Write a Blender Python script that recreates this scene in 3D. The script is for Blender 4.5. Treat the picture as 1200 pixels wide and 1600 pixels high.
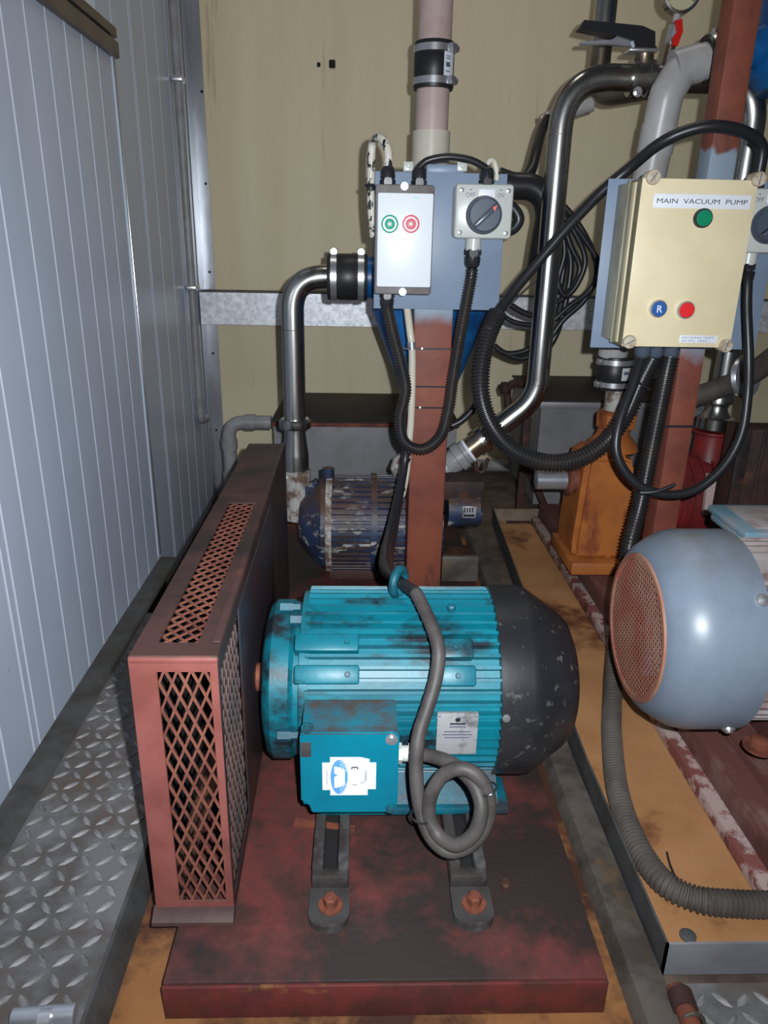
import bpy, bmesh, math, random
from mathutils import Vector, Matrix
random.seed(7)
for o in list(bpy.data.objects): bpy.data.objects.remove(o)
S = bpy.context.scene
COL = S.collection
PI = math.pi
R = math.radians
V = Vector

# ------------------------------------------------------------------ camera
FPX = 1155.0                                   # focal length in pixels of the 1200 x 1600 frame
pitch, roll, yaw = R(19.93), R(1.08), R(1.96)
CAM = V((0, 0, 0.80))
fw = V((math.sin(yaw)*math.cos(pitch), math.cos(yaw)*math.cos(pitch), -math.sin(pitch)))
r0 = V((math.cos(yaw), -math.sin(yaw), 0)); u0 = r0.cross(fw)
rt = r0*math.cos(roll) + u0*math.sin(roll)
up = -r0*math.sin(roll) + u0*math.cos(roll)
cd = bpy.data.cameras.new('camera'); cam = bpy.data.objects.new('camera', cd); COL.objects.link(cam)
m3 = Matrix((rt, up, -fw)).transposed()
cam.matrix_world = Matrix.Translation(CAM) @ m3.to_4x4()
cd.sensor_fit = 'AUTO'; cd.sensor_width = 36.0; cd.lens = FPX/1600*36.0
cd.clip_start = 0.02; cd.clip_end = 50
S.camera = cam

# ------------------------------------------------------------------ world, lights, exposure
w = bpy.data.worlds.new('world'); S.world = w; w.use_nodes = True
w.node_tree.nodes['Background'].inputs[0].default_value = (0.85, 0.92, 1.0, 1)
w.node_tree.nodes['Background'].inputs[1].default_value = 0.032
def light(name, kind, loc, power, col, size=0.1, target=None, sy=None):
    d = bpy.data.lights.new(name, kind); d.energy = power; d.color = col
    o = bpy.data.objects.new(name, d); COL.objects.link(o); o.location = loc
    if kind == 'AREA':
        d.size = size
        if sy: d.shape = 'RECTANGLE'; d.size_y = sy
    else: d.shadow_soft_size = size
    if target is not None:
        o.rotation_euler = (V(target)-V(loc)).to_track_quat('-Z', 'Y').to_euler()
    return o
# the camera's own flash, just right of and above the lens
fl = light('camera_flash', 'SPOT', CAM + rt*0.036 + up*0.026, 86, (0.90, 0.955, 1.0), 0.006, CAM + fw + up*0.10)
fl.data.spot_size = R(126); fl.data.spot_blend = 1.0
# added overhead fill for the far upper part, no such lamp in view
light('overhead_fill', 'AREA', (0.35, 1.75, 2.6), 5, (1.0, 0.95, 0.86), 1.2, (0.3, 2.0, 0), 0.15)
vs = S.view_settings
vs.view_transform = 'Standard'; vs.look = 'None'; vs.gamma = 1.0; vs.exposure = 0.0; vs.use_curve_mapping = False

# ------------------------------------------------------------------ point on a sight line at a known depth / height / side
def ray(px, py): return rt*((px-600)/FPX) + up*((800-py)/FPX) + fw
def P(px, py, y=None, z=None, x=None):
    d = ray(px, py)
    t = (y-CAM.y)/d.y if y is not None else (z-CAM.z)/d.z if z is not None else (x-CAM.x)/d.x
    return CAM + d*t

# ------------------------------------------------------------------ materials
MATS = {}
def nd(nt, typ, **k):
    n = nt.nodes.new(typ)
    for a, b in k.items():
        if a in ('in_',): continue
        setattr(n, a, b)
    return n
def mat(name, c, rough=0.5, metal=0.0, c2=None, sc=20, lo=0.42, hi=0.62, st=(1, 1, 1), c3=None, sc3=6, lo3=0.55, hi3=0.68,
        bump=0.0, bsc=80, spec=0.5, dust=None, rough2=None, detail=6, coat=0, trans=0, ior=1.45, aniso=0, st3=(1, 1, 1)):
    """base colour c, blotches c2 (noise scale sc, thresholds lo..hi), second blotches c3, dust on up-facing surfaces"""
    m = bpy.data.materials.new(name); m.use_nodes = True; nt = m.node_tree; L = nt.links.new
    b = nt.nodes['Principled BSDF']
    tc = nd(nt, 'ShaderNodeTexCoord')
    def noise(scale, stv, det=detail):
        mp = nd(nt, 'ShaderNodeMapping'); mp.inputs['Scale'].default_value = stv; L(tc.outputs['Object'], mp.inputs[0])
        n = nd(nt, 'ShaderNodeTexNoise'); n.inputs['Scale'].default_value = scale; n.inputs['Detail'].default_value = det
        n.inputs['Roughness'].default_value = 0.62
        L(mp.outputs[0], n.inputs['Vector']); return n.outputs['Fac']
    def ramp(src, a, bb):
        r = nd(nt, 'ShaderNodeMapRange'); r.inputs[1].default_value = a; r.inputs[2].default_value = bb; L(src, r.inputs[0]); return r.outputs[0]
    def mix(fac, A, B):
        x = nd(nt, 'ShaderNodeMix', data_type='RGBA'); L(fac, x.inputs[0])
        if isinstance(A, tuple): x.inputs[6].default_value = (*A, 1)
        else: L(A, x.inputs[6])
        if isinstance(B, tuple): x.inputs[7].default_value = (*B, 1)
        else: L(B, x.inputs[7])
        return x.outputs[2]
    cur = c
    if c2:
        f = ramp(noise(sc, st), lo, hi); cur = mix(f, cur, c2)
        if rough2 is not None:
            rr = nd(nt, 'ShaderNodeMapRange'); rr.inputs[3].default_value = rough; rr.inputs[4].default_value = rough2; L(f, rr.inputs[0]); L(rr.outputs[0], b.inputs['Roughness'])
    if c3:
        cur = mix(ramp(noise(sc3, st3), lo3, hi3), cur, c3)
    if dust:
        g = nd(nt, 'ShaderNodeNewGeometry'); s = nd(nt, 'ShaderNodeSeparateXYZ'); L(g.outputs['Normal'], s.inputs[0])
        mm = nd(nt, 'ShaderNodeMath', operation='MULTIPLY'); L(ramp(s.outputs[2], dust[1], dust[2]), mm.inputs[0]); L(ramp(noise(28, (1, 1, 1)), 0.3, 0.6), mm.inputs[1])
        cur = mix(mm.outputs[0], cur, dust[0])
    if isinstance(cur, tuple): b.inputs['Base Color'].default_value = (*cur, 1)
    else: L(cur, b.inputs['Base Color'])
    if not (c2 and rough2 is not None): b.inputs['Roughness'].default_value = rough
    b.inputs['Metallic'].default_value = metal
    b.inputs['Specular IOR Level'].default_value = spec
    b.inputs['Coat Weight'].default_value = coat
    b.inputs['Transmission Weight'].default_value = trans; b.inputs['IOR'].default_value = ior
    if bump:
        bn = nd(nt, 'ShaderNodeBump'); bn.inputs['Strength'].default_value = bump; bn.inputs['Distance'].default_value = 0.002
        L(noise(bsc, (1, 1, 1), 4), bn.inputs['Height']); L(bn.outputs[0], b.inputs['Normal'])
    MATS[name] = m
    return m
def s2l(r, g, b):
    f = lambda v: (v/255/12.92 if v/255 <= 0.04045 else ((v/255+0.055)/1.055)**2.4)
    return (f(r), f(g), f(b))

M = {}
M['wall_tan'] = mat('tan_painted_wall', s2l(226, 212, 180), 0.6, c2=s2l(212, 197, 162), sc=1.6, lo=0.35, hi=0.75, st=(4, 1, .5), c3=s2l(160, 140, 108), sc3=5, lo3=0.66, hi3=0.82, st3=(5, 1, .35), bump=.1, bsc=30)
M['panel_grey'] = mat('grey_wall_panel', s2l(190, 199, 218), 0.34, c2=s2l(177, 186, 204), sc=3, lo=.35, hi=.75, st=(1, 1.5, .6), c3=s2l(90, 90, 92), sc3=26, lo3=.72, hi3=.82)
M['panel_white'] = mat('white_panel_joint', s2l(226, 232, 242), 0.4)
M['frame_brown'] = mat('brown_door_header', s2l(108, 92, 84), 0.45, c2=s2l(88, 74, 70), sc=14)
M['alu'] = mat('aluminium_trim', (0.56, 0.58, 0.63), 0.32, 0.75, c2=(0.40, 0.41, 0.45), sc=8, st=(1, 1, .3), bump=.05)
M['chrome_trim'] = mat('bright_trim', (0.6, 0.6, 0.62), 0.25, 0.9)
M['galv'] = mat('galvanised_steel', (0.88, 0.89, 0.94), 0.42, 0.3, c2=(0.60, 0.61, 0.66), sc=70, lo=.4, hi=.62, bump=.25, bsc=60)
M['tread'] = mat('worn_tread_plate', (0.165, 0.16, 0.163), 0.55, 0.1, c2=(0.085, 0.08, 0.08), sc=14, lo=.4, hi=.62, c3=(0.12, 0.09, 0.072), sc3=7, lo3=.5, hi3=.66, bump=.4, bsc=120)
M['lug'] = mat('tread_lug_steel', (0.27, 0.265, 0.27), 0.6, 0.15, c2=(0.15, 0.143, 0.14), sc=30, bump=.2)
M['kerb'] = mat('dark_kerb', (0.085, 0.085, 0.088), 0.55, 0.2, c2=(0.06, 0.055, 0.05), sc=18, bump=.3)
M['pit'] = mat('black_greasy_floor', (0.016, 0.013, 0.012), 0.6, c2=(0.028, 0.022, 0.018), sc=8, bump=.3)
M['concrete'] = mat('stained_concrete', (0.14, 0.10, 0.075), 0.8, c2=(0.07, 0.045, 0.035), sc=9, bump=.3)
M['ochre'] = mat('ochre_rust_sediment', s2l(148, 100, 58), 0.7, c2=s2l(118, 74, 42), sc=8, lo=.4, hi=.7, c3=s2l(66, 38, 28), sc3=5, lo3=.43, hi3=.54, bump=.2, bsc=50)
M['ochre_light'] = mat('light_ochre_sediment', s2l(176, 128, 86), 0.7, c2=s2l(158, 110, 68), sc=7, lo=.4, hi=.7, c3=s2l(96, 54, 34), sc3=3.6, lo3=.55, hi3=.63, bump=.2, bsc=50)
M['steel_dark'] = mat('dull_tray_steel', (0.118, 0.100, 0.086), 0.5, 0.15, c2=(0.062, 0.050, 0.042), sc=16, c3=(0.13, 0.085, 0.05), sc3=10, lo3=.58, hi3=.7, bump=.15)
M['steel_tray'] = mat('brushed_tray_steel', (0.40, 0.41, 0.44), 0.42, 0.55, c2=(0.30, 0.30, 0.32), sc=10, st=(.4, 2, 1), bump=.05)
M['slab_red'] = mat('red_oxide_base_paint', s2l(100, 46, 43), 0.62, c2=s2l(74, 44, 40), sc=30, lo=.36, hi=.66, c3=s2l(44, 33, 31), sc3=5.5, lo3=.43, hi3=.56, bump=.35, bsc=90, detail=9)
M['slab_front'] = mat('bright_red_base_edge', s2l(100, 42, 40), 0.6, c2=s2l(74, 40, 36), sc=18, lo=.40, hi=.58, c3=s2l(120, 78, 46), sc3=14, lo3=.62, hi3=.72, st3=(1, 1, 2), bump=.4, bsc=70)
M['tray_tan'] = mat('tan_stained_steel', s2l(126, 112, 98), 0.5, c2=s2l(104, 88, 74), sc=12)
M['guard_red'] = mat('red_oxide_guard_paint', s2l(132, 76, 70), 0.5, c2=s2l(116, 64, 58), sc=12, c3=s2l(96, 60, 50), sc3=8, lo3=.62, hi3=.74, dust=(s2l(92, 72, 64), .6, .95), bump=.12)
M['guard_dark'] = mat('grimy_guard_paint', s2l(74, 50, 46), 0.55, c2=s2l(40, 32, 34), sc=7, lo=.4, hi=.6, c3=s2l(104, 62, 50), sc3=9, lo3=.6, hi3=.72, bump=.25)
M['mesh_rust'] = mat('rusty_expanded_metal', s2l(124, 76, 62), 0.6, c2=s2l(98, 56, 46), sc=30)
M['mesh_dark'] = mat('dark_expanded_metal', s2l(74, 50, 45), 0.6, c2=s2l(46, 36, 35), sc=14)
M['black_hole'] = mat('dark_void', (0.012, 0.011, 0.011), 0.8)
M['plate_blueblack'] = mat('blue_black_side_plate', s2l(44, 42, 50), 0.4, c2=s2l(60, 42, 38), sc=8, lo=.45, hi=.65, bump=.15)
M['rust'] = mat('rust', s2l(120, 66, 48), 0.75, c2=s2l(88, 48, 38), sc=30, c3=s2l(150, 86, 50), sc3=18, lo3=.6, hi3=.7, bump=.5)
M['rust_dark'] = mat('dark_rust', s2l(66, 42, 38), 0.7, c2=s2l(44, 32, 32), sc=16, c3=s2l(96, 56, 40), sc3=9, lo3=.56, hi3=.7, bump=.4)
M['teal'] = mat('teal_motor_paint', s2l(6, 112, 128), 0.42, c2=s2l(10, 94, 110), sc=11, lo=.4, hi=.65, c3=s2l(26, 34, 42), sc3=9, lo3=.52, hi3=.64, st3=(1, 1.6, 1.6), bump=.12)
M['teal_grimy'] = mat('grimy_teal_paint', s2l(12, 100, 116), 0.5, c2=s2l(16, 70, 86), sc=14, lo=.4, hi=.6, c3=s2l(46, 50, 56), sc3=13, lo3=.52, hi3=.64, st3=(.5, 1.5, 1.5), bump=.2)
M['teal_box'] = mat('teal_terminal_box_paint', s2l(0, 114, 136), 0.38, c2=s2l(3, 104, 126), sc=12, dust=(s2l(74, 68, 66), .5, .85), bump=.05)
M['cowl_black'] = mat('dusty_black_cowl', (0.013, 0.013, 0.016), 0.40, c2=(0.030, 0.029, 0.031), sc=6, lo=.45, hi=.7, c3=(0.13, 0.125, 0.115), sc3=70, lo3=.60, hi3=.74, bump=.1)
M['rubber'] = mat('black_rubber', (0.016, 0.016, 0.018), 0.42)
M['cable'] = mat('black_cable_sheath', (0.017, 0.017, 0.020), 0.36)
M['cable_grey'] = mat('dusty_grey_cable', (0.075, 0.065, 0.062), 0.55, c2=(0.045, 0.038, 0.037), sc=24)
M['conduit_black'] = mat('black_corrugated_conduit', (0.020, 0.019, 0.021), 0.33, c2=(0.034, 0.026, 0.022), sc=9, lo=.45, hi=.65)
M['hose_grey'] = mat('dusty_grey_hose', (0.082, 0.068, 0.060), 0.7, c2=(0.055, 0.045, 0.040), sc=20)
M['ss'] = mat('stainless_pipe', (0.50, 0.49, 0.47), 0.24, 1.0, c2=(0.42, 0.41, 0.40), sc=30, st=(1, 1, .1), rough2=.32)
M['ss_brown'] = mat('stained_stainless', (0.34, 0.29, 0.23), 0.34, 0.9, c2=(0.20, 0.15, 0.11), sc=14)
M['clamp'] = mat('clamp_steel', (0.66, 0.66, 0.68), 0.3, 0.85)
M['pvc_pink'] = mat('pinkish_pvc', s2l(196, 174, 168), 0.35, c2=s2l(182, 158, 152), sc=12, c3=s2l(130, 110, 104), sc3=30, lo3=.68, hi3=.8)
M['pvc_cream'] = mat('cream_pvc', s2l(206, 198, 182), 0.3, c2=s2l(192, 184, 168), sc=10)
M['pvc_white'] = mat('white_pvc', s2l(176, 174, 174), 0.35, c2=s2l(160, 156, 154), sc=9, c3=s2l(110, 96, 86), sc3=16, lo3=.68, hi3=.8)
M['pvc_grey'] = mat('grey_pvc', s2l(150, 150, 154), 0.4, c2=s2l(132, 130, 130), sc=14)
M['speckle'] = mat('white_conduit_black_flecks', s2l(205, 200, 186), 0.4, c2=(0.02, 0.02, 0.02), sc=85, lo=.53, hi=.55, st=(1, 1, .6))
M['blue_cyclone'] = mat('blue_separator_paint', s2l(24, 98, 160), 0.38, c2=s2l(16, 66, 118), sc=9)
M['blue_pump'] = mat('flaked_blue_pump_paint', s2l(42, 56, 88), 0.5, c2=s2l(40, 40, 50), sc=16, lo=.4, hi=.6, c3=s2l(178, 174, 168), sc3=24, lo3=.56, hi3=.66, st3=(.6, 1.4, 1.4), dust=(s2l(84, 60, 50), .15, .6), bump=.3)
M['flake_white'] = mat('flaking_white_residue', s2l(170, 166, 162), 0.6, c2=s2l(104, 84, 70), sc=34, lo=.45, hi=.58, bump=.5)
M['board_grey'] = mat('blue_grey_board_paint', s2l(126, 142, 164), 0.42, c2=s2l(118, 133, 154), sc=8, c3=s2l(112, 96, 92), sc3=14, lo3=.72, hi3=.8)
M['plastic_white'] = mat('white_plastic', s2l(226, 230, 236), 0.3)
M['plastic_grey'] = mat('grey_plastic', s2l(122, 118, 118), 0.4, c2=s2l(104, 96, 92), sc=20)
M['plastic_lgrey'] = mat('light_grey_plastic', s2l(190, 192, 188), 0.3)
M['plastic_dgrey'] = mat('dark_grey_knob', s2l(74, 82, 96), 0.28)
M['plastic_black'] = mat('black_plastic', (0.020, 0.020, 0.024), 0.3)
M['green'] = mat('green_button', s2l(18, 128, 92), 0.3)
M['green_pale'] = mat('pale_green_button', s2l(60, 164, 134), 0.3)
M['red'] = mat('red_button', s2l(222, 46, 50), 0.3)
M['pink'] = mat('pale_red_button', s2l(226, 112, 124), 0.3)
M['blue'] = mat('blue_button', s2l(50, 92, 158), 0.3)
M['red_mark'] = mat('red_pointer', s2l(236, 90, 70), 0.4)
M['red_lever'] = mat('red_lever', s2l(206, 34, 28), 0.35)
M['ink'] = mat('black_ink', (0.02, 0.02, 0.025), 0.5)
M['ink_soft'] = mat('grey_ink', s2l(90, 92, 110), 0.5)
M['ink_blue'] = mat('blue_print', s2l(86, 150, 206), 0.45)
M['ink_green'] = mat('pale_green_print', s2l(120, 196, 178), 0.45)
M['paper'] = mat('white_label', s2l(222, 224, 232), 0.45)
M['paper_grey'] = mat('greyish_label', s2l(186, 190, 190), 0.45)
M['yellow_box'] = mat('beige_enclosure', s2l(224, 209, 174), 0.38, c2=s2l(217, 202, 166), sc=10, c3=s2l(170, 138, 92), sc3=22, lo3=.72, hi3=.8)
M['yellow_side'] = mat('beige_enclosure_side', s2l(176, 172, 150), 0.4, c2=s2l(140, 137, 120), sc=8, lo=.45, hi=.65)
M['screw_cream'] = mat('cream_cover_screw', s2l(190, 180, 160), 0.45, c2=s2l(150, 130, 108), sc=60)
M['motor_grey'] = mat('grey_motor_paint', s2l(112, 123, 137), 0.36, c2=s2l(102, 112, 126), sc=9, c3=s2l(84, 84, 90), sc3=28, lo3=.70, hi3=.8, dust=(s2l(104, 108, 112), .7, 1))
M['perf'] = mat('rusty_perforated_grille', s2l(140, 82, 68), 0.55, c2=s2l(150, 112, 92), sc=9, lo=.4, hi=.6, c3=s2l(168, 60, 56), sc3=12, lo3=.6, hi3=.72)
M['fan_blue'] = mat('blue_grey_fan', s2l(96, 116, 146), 0.5)
M['fin_grey'] = mat('pale_dusty_fins', s2l(150, 142, 142), 0.6, c2=s2l(126, 104, 100), sc=20)
M['jbox_teal'] = mat('blue_grey_junction_box', s2l(96, 132, 148), 0.4, c2=s2l(130, 134, 140), sc=12)
M['orange'] = mat('orange_pump_paint', s2l(172, 102, 48), 0.5, c2=s2l(150, 84, 40), sc=10, c3=s2l(104, 48, 38), sc3=7, lo3=.52, hi3=.62, st3=(1.5, 1.5, .6), bump=.15)
M['dkred'] = mat('dark_red_pump_paint', s2l(128, 38, 40), 0.45, c2=s2l(92, 34, 34), sc=9, bump=.12)
M['mottled'] = mat('flaked_red_and_white_plinth', s2l(118, 68, 62), 0.75, c2=s2l(164, 142, 136), sc=26, lo=.47, hi=.55, c3=s2l(92, 46, 42), sc3=16, lo3=.58, hi3=.66, bump=.6, bsc=70)
M['sled'] = mat('worn_red_brown_sled', s2l(96, 60, 56), 0.55, c2=s2l(120, 92, 86), sc=13, lo=.5, hi=.68, st=(2, .7, 1), c3=s2l(70, 42, 40), sc3=8, lo3=.55, hi3=.7, bump=.3)
M['tank_grey'] = mat('grey_tank_steel', (0.26, 0.26, 0.275), 0.5, 0.35, c2=(0.20, 0.195, 0.20), sc=5, c3=(0.20, 0.15, 0.12), sc3=8, lo3=.6, hi3=.75)
M['tank_lid'] = mat('dark_grimy_lid', (0.030, 0.026, 0.025), 0.6, spec=.2, c2=(0.045, 0.031, 0.028), sc=9, bump=.2)
M['rail_grey'] = mat('grimy_slide_rail', (0.060, 0.055, 0.054), 0.55, 0.1, c2=(0.036, 0.028, 0.026), sc=14, c3=(0.12, 0.12, 0.125), sc3=11, lo3=.55, hi3=.70, bump=.2)
M['plate_silver'] = mat('silver_nameplate', s2l(172, 172, 174), 0.4, 0.3, c2=s2l(112, 112, 114), sc=40, lo=.48, hi=.62)
M['dial'] = mat('gauge_dial_face', s2l(196, 186, 150), 0.4)
M['clear'] = mat('clear_yellowed_lid', s2l(150, 146, 120), 0.12, spec=.6)
M['clear'].node_tree.nodes['Principled BSDF'].inputs['Alpha'].default_value = 0.42
# the posts: rust-brown primer with a grey painted band behind the mounting board
def post_mat(name, z0, soft):
    m = mat(name, s2l(134, 72, 54), 0.6, c2=s2l(112, 60, 50), sc=9, c3=s2l(74, 52, 48), sc3=11, lo3=.58, hi3=.70, st3=(1.5, 1.5, .5), bump=.3)
    nt = m.node_tree; L = nt.links.new; b = nt.nodes['Principled BSDF']; old = b.inputs['Base Color'].links[0].from_socket
    tc = nd(nt, 'ShaderNodeTexCoord'); sp = nd(nt, 'ShaderNodeSeparateXYZ'); L(tc.outputs['Object'], sp.inputs[0])
    n = nd(nt, 'ShaderNodeTexNoise'); n.inputs['Scale'].default_value = 22; L(tc.outputs['Object'], n.inputs['Vector'])
    def band(lo, hi):
        r = nd(nt, 'ShaderNodeMapRange'); r.inputs[1].default_value = lo; r.inputs[2].default_value = hi
        ad = nd(nt, 'ShaderNodeMath', operation='MULTIPLY_ADD'); L(n.outputs['Fac'], ad.inputs[0]); ad.inputs[1].default_value = soft; L(sp.outputs[2], ad.inputs[2]); L(ad.outputs[0], r.inputs[0]); return r.outputs[0]
    a = band(z0[0]+soft*.5, z0[0]+soft*.5+.03); c = band(z0[1]+soft*.5, z0[1]+soft*.5+.01)
    sub = nd(nt, 'ShaderNodeMath', operation='SUBTRACT'); L(a, sub.inputs[0]); L(c, sub.inputs[1]); sub.use_clamp = True
    x = nd(nt, 'ShaderNodeMix', data_type='RGBA'); L(sub.outputs[0], x.inputs[0]); L(old, x.inputs[6]); x.inputs[7].default_value = (*s2l(134, 148, 164), 1)
    L(x.outputs[2], b.inputs['Base Color']); return m

# ------------------------------------------------------------------ mesh builder
class MB:
    def __init__(s): s.bm = bmesh.new()
    def add(s, vs, fs, mw=None):
        vv = [s.bm.verts.new((mw @ V(v)) if mw else V(v)) for v in vs]
        for f in fs:
            try: s.bm.faces.new([vv[i] for i in f])
            except ValueError: pass
        return s
    def box(s, a, b, bev=0.0, mw=None, seg=2):
        a, b = V(a), V(b); lo = V(map(min, zip(a, b))); hi = V(map(max, zip(a, b)))
        t = bmesh.new(); bmesh.ops.create_cube(t, size=1.0)
        for v in t.verts: v.co = V(((v.co.x+.5)*(hi.x-lo.x)+lo.x, (v.co.y+.5)*(hi.y-lo.y)+lo.y, (v.co.z+.5)*(hi.z-lo.z)+lo.z))
        if bev: bmesh.ops.bevel(t, geom=t.edges[:], offset=bev, segments=seg, affect='EDGES', profile=.5)
        return s.merge(t, mw)
    def merge(s, t, mw=None):
        if mw: bmesh.ops.transform(t, matrix=mw, verts=t.verts)
        me = bpy.data.meshes.new('t'); t.to_mesh(me); t.free(); s.bm.from_mesh(me); bpy.data.meshes.remove(me); return s
    def rings(s, rings, closed=False, cap=True):
        n = len(rings[0]); vr = [[s.bm.verts.new(p) for p in r] for r in rings]
        k = len(vr)
        for i in range(k if closed else k-1):
            A, B = vr[i], vr[(i+1) % k]
            for j in range(n): s.bm.faces.new((A[j], A[(j+1) % n], B[(j+1) % n], B[j]))
        if cap and not closed:
            if n > 2:
                s.bm.faces.new(vr[0][::-1]); s.bm.faces.new(vr[-1])
        return s
    def lathe(s, prof, o, ax, seg=32, cap=True, closed=False):
        """prof: (distance along ax, radius) pairs"""
        o = V(o); ax = V(ax).normalized(); q = ax.to_track_quat('Z', 'Y').to_matrix(); e1, e2 = q.col[0], q.col[1]
        rs = [[o+ax*a+(e1*math.cos(2*PI*j/seg)+e2*math.sin(2*PI*j/seg))*max(r, 1e-5) for j in range(seg)] for a, r in prof]
        return s.rings(rs, closed, cap)
    def cyl(s, p0, p1, r0, r1=None, seg=24):
        p0, p1 = V(p0), V(p1); d = p1-p0
        return s.lathe([(0, r0), (d.length, r0 if r1 is None else r1)], p0, d, seg)
    def tube(s, pts, r, seg=12, sub=8, closed=False, rf=None, cap=True, step=None):
        pts = smooth(pts, sub, closed) if sub else [V(p) for p in pts]
        if step: pts = resample(pts, step)
        n = len(pts); ring = []; T0 = None; N = None; dist = 0
        for i in range(n):
            if closed: T = (pts[(i+1) % n]-pts[i-1]).normalized()
            else: T = (pts[min(i+1, n-1)]-pts[max(i-1, 0)]).normalized()
            if N is None:
                N = T.orthogonal().normalized()
            else:
                N = (T0.rotation_difference(T) @ N); N = (N-T*N.dot(T)).normalized()
                dist += (pts[i]-pts[i-1]).length
            T0 = T; B = T.cross(N); rr = rf(i, dist) if rf else r
            ring.append([pts[i]+(N*math.cos(2*PI*j/seg)+B*math.sin(2*PI*j/seg))*rr for j in range(seg)])
        return s.rings(ring, closed, cap)
    def corr(s, pts, r, pitch=0.005, amp=0.19, seg=14):
        """corrugated hose"""
        return s.tube(pts, r, seg, 10, rf=lambda i, d: r*(1, 1, 1-amp, 1-amp)[i % 4], step=pitch/4)
    def prism(s, poly, o, u, v, wv):
        """polygon in (u, v) extruded by wv"""
        o, u, v, wv = V(o), V(u), V(v), V(wv)
        a = [o+u*p[0]+v*p[1] for p in poly]; b = [q+wv for q in a]
        if u.cross(v).dot(wv) > 0: a, b = b, a
        A = [s.bm.verts.new(p) for p in a]; B = [s.bm.verts.new(p) for p in b]; n = len(poly)
        s.bm.faces.new(A); s.bm.faces.new(B[::-1])
        for i in range(n): s.bm.faces.new((A[(i+1) % n], A[i], B[i], B[(i+1) % n]))
        return s
    def torus(s, c, nrm, Rr, r, seg=32, rs=10):
        nrm = V(nrm).normalized(); q = nrm.to_track_quat('Z', 'Y').to_matrix(); e1, e2 = q.col[0], q.col[1]
        pts = [V(c)+(e1*math.cos(2*PI*j/seg)+e2*math.sin(2*PI*j/seg))*Rr for j in range(seg)]
        return s.tube(pts, r, rs, 0, True)
    def ringplate(s, outer, inner, o, u, v, wv):
        """rectangular frame: outer and inner = (u0, v0, u1, v1)"""
        o, u, v, wv = V(o), V(u), V(v), V(wv)
        c = lambda q: [(q[0], q[1]), (q[2], q[1]), (q[2], q[3]), (q[0], q[3])]
        A = c(outer); B = c(inner)
        vs = [o+u*p[0]+v*p[1] for p in A+B]; vs += [p+wv for p in vs]
        fs = []
        for i in range(4):
            j = (i+1) % 4
            fs += [(i, j, 4+j, 4+i), (8+i, 12+i, 12+j, 8+j), (i, 8+i, 8+j, j), (4+i, 4+j, 12+j, 12+i)]
        s.add(vs, fs); bmesh.ops.recalc_face_normals(s.bm, faces=s.bm.faces[:]); return s
    def hexbolt(s, c, ax, r, h, washer=True):
        c = V(c); ax = V(ax).normalized()
        if washer: s.lathe([(0, r*1.6), (h*.25, r*1.6)], c, ax, 16)
        s.lathe([(0, r), (h*.85, r), (h, r*.8)], c+(ax*h*.25 if washer else V((0, 0, 0))), ax, 6)
        return s
def smooth(pts, sub=8, closed=False):
    pts = [V(p) for p in pts]; n = len(pts); out = []
    for i in range(n if closed else n-1):
        if closed: p0, p1, p2, p3 = pts[i-1], pts[i], pts[(i+1) % n], pts[(i+2) % n]
        else: p0, p1, p2, p3 = pts[max(i-1, 0)], pts[i], pts[i+1], pts[min(i+2, n-1)]
        for k in range(sub):
            t = k/sub
            out.append(.5*((2*p1)+(p2-p0)*t+(2*p0-5*p1+4*p2-p3)*t*t+(3*p1-p0-3*p2+p3)*t**3))
    if not closed: out.append(pts[-1])
    return out
def resample(pts, step):
    out = [pts[0]]; acc = 0
    for a, b in zip(pts, pts[1:]):
        L = (b-a).length; d = step-acc
        while d <= L:
            out.append(a.lerp(b, d/L)); d += step
        acc = (acc+L) % step if L > 0 else acc
    return out
def bend(pts, rad, n=8):
    """polyline with its corners rounded to a radius"""
    pts = [V(p) for p in pts]; out = [pts[0]]
    for a, b, c in zip(pts, pts[1:], pts[2:]):
        d1 = (a-b).normalized(); d2 = (c-b).normalized(); ang = d1.angle(d2)
        t = min(rad/math.tan(ang/2), (a-b).length*.49 if len(pts) > 3 else (a-b).length*.95, (c-b).length*.95)
        p1, p2 = b+d1*t, b+d2*t
        for k in range(n+1):
            q = k/n; out.append(p1*(1-q)**2+b*2*q*(1-q)+p2*q*q)
    out.append(pts[-1]); return out

ORG = {}
def link(name, me, m, parent=None, ang=38):
    me.materials.append(m)
    me.polygons.foreach_set('use_smooth', [True]*len(me.polygons))
    me.set_sharp_from_angle(angle=R(ang))
    o = bpy.data.objects.new(name, me); COL.objects.link(o)
    if parent: o.parent = parent
    return o
def part(name, mb, m, parent=None, label=None, kind=None, ang=38):
    me = bpy.data.meshes.new(name)
    mb.bm.normal_update()
    off = ORG.get(parent.name, V((0, 0, 0))) if parent else V((0, 0, 0))
    if off.length: bmesh.ops.translate(mb.bm, vec=-off, verts=mb.bm.verts)
    mb.bm.to_mesh(me); mb.bm.free()
    o = link(name, me, M[m] if isinstance(m, str) else m, parent, ang)
    if parent: ORG[o.name] = off
    if label: o['label'] = label
    if kind: o['kind'] = kind
    return o
def thing(name, label, cat, loc, group=None):
    o = bpy.data.objects.new(name, None); COL.objects.link(o); o.location = loc; o.empty_display_size = .05
    o['label'] = label; o['category'] = cat
    if group: o['group'] = group
    ORG[o.name] = V(loc); return o
def single(name, mb, m, label, cat, group=None, kind=None):
    o = part(name, mb, m); o['label'] = label; o['category'] = cat
    if group: o['group'] = group
    if kind: o['kind'] = kind
    return o
def struct(name, mb, m):
    o = part(name, mb, m); o['kind'] = 'structure'; return o
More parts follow.
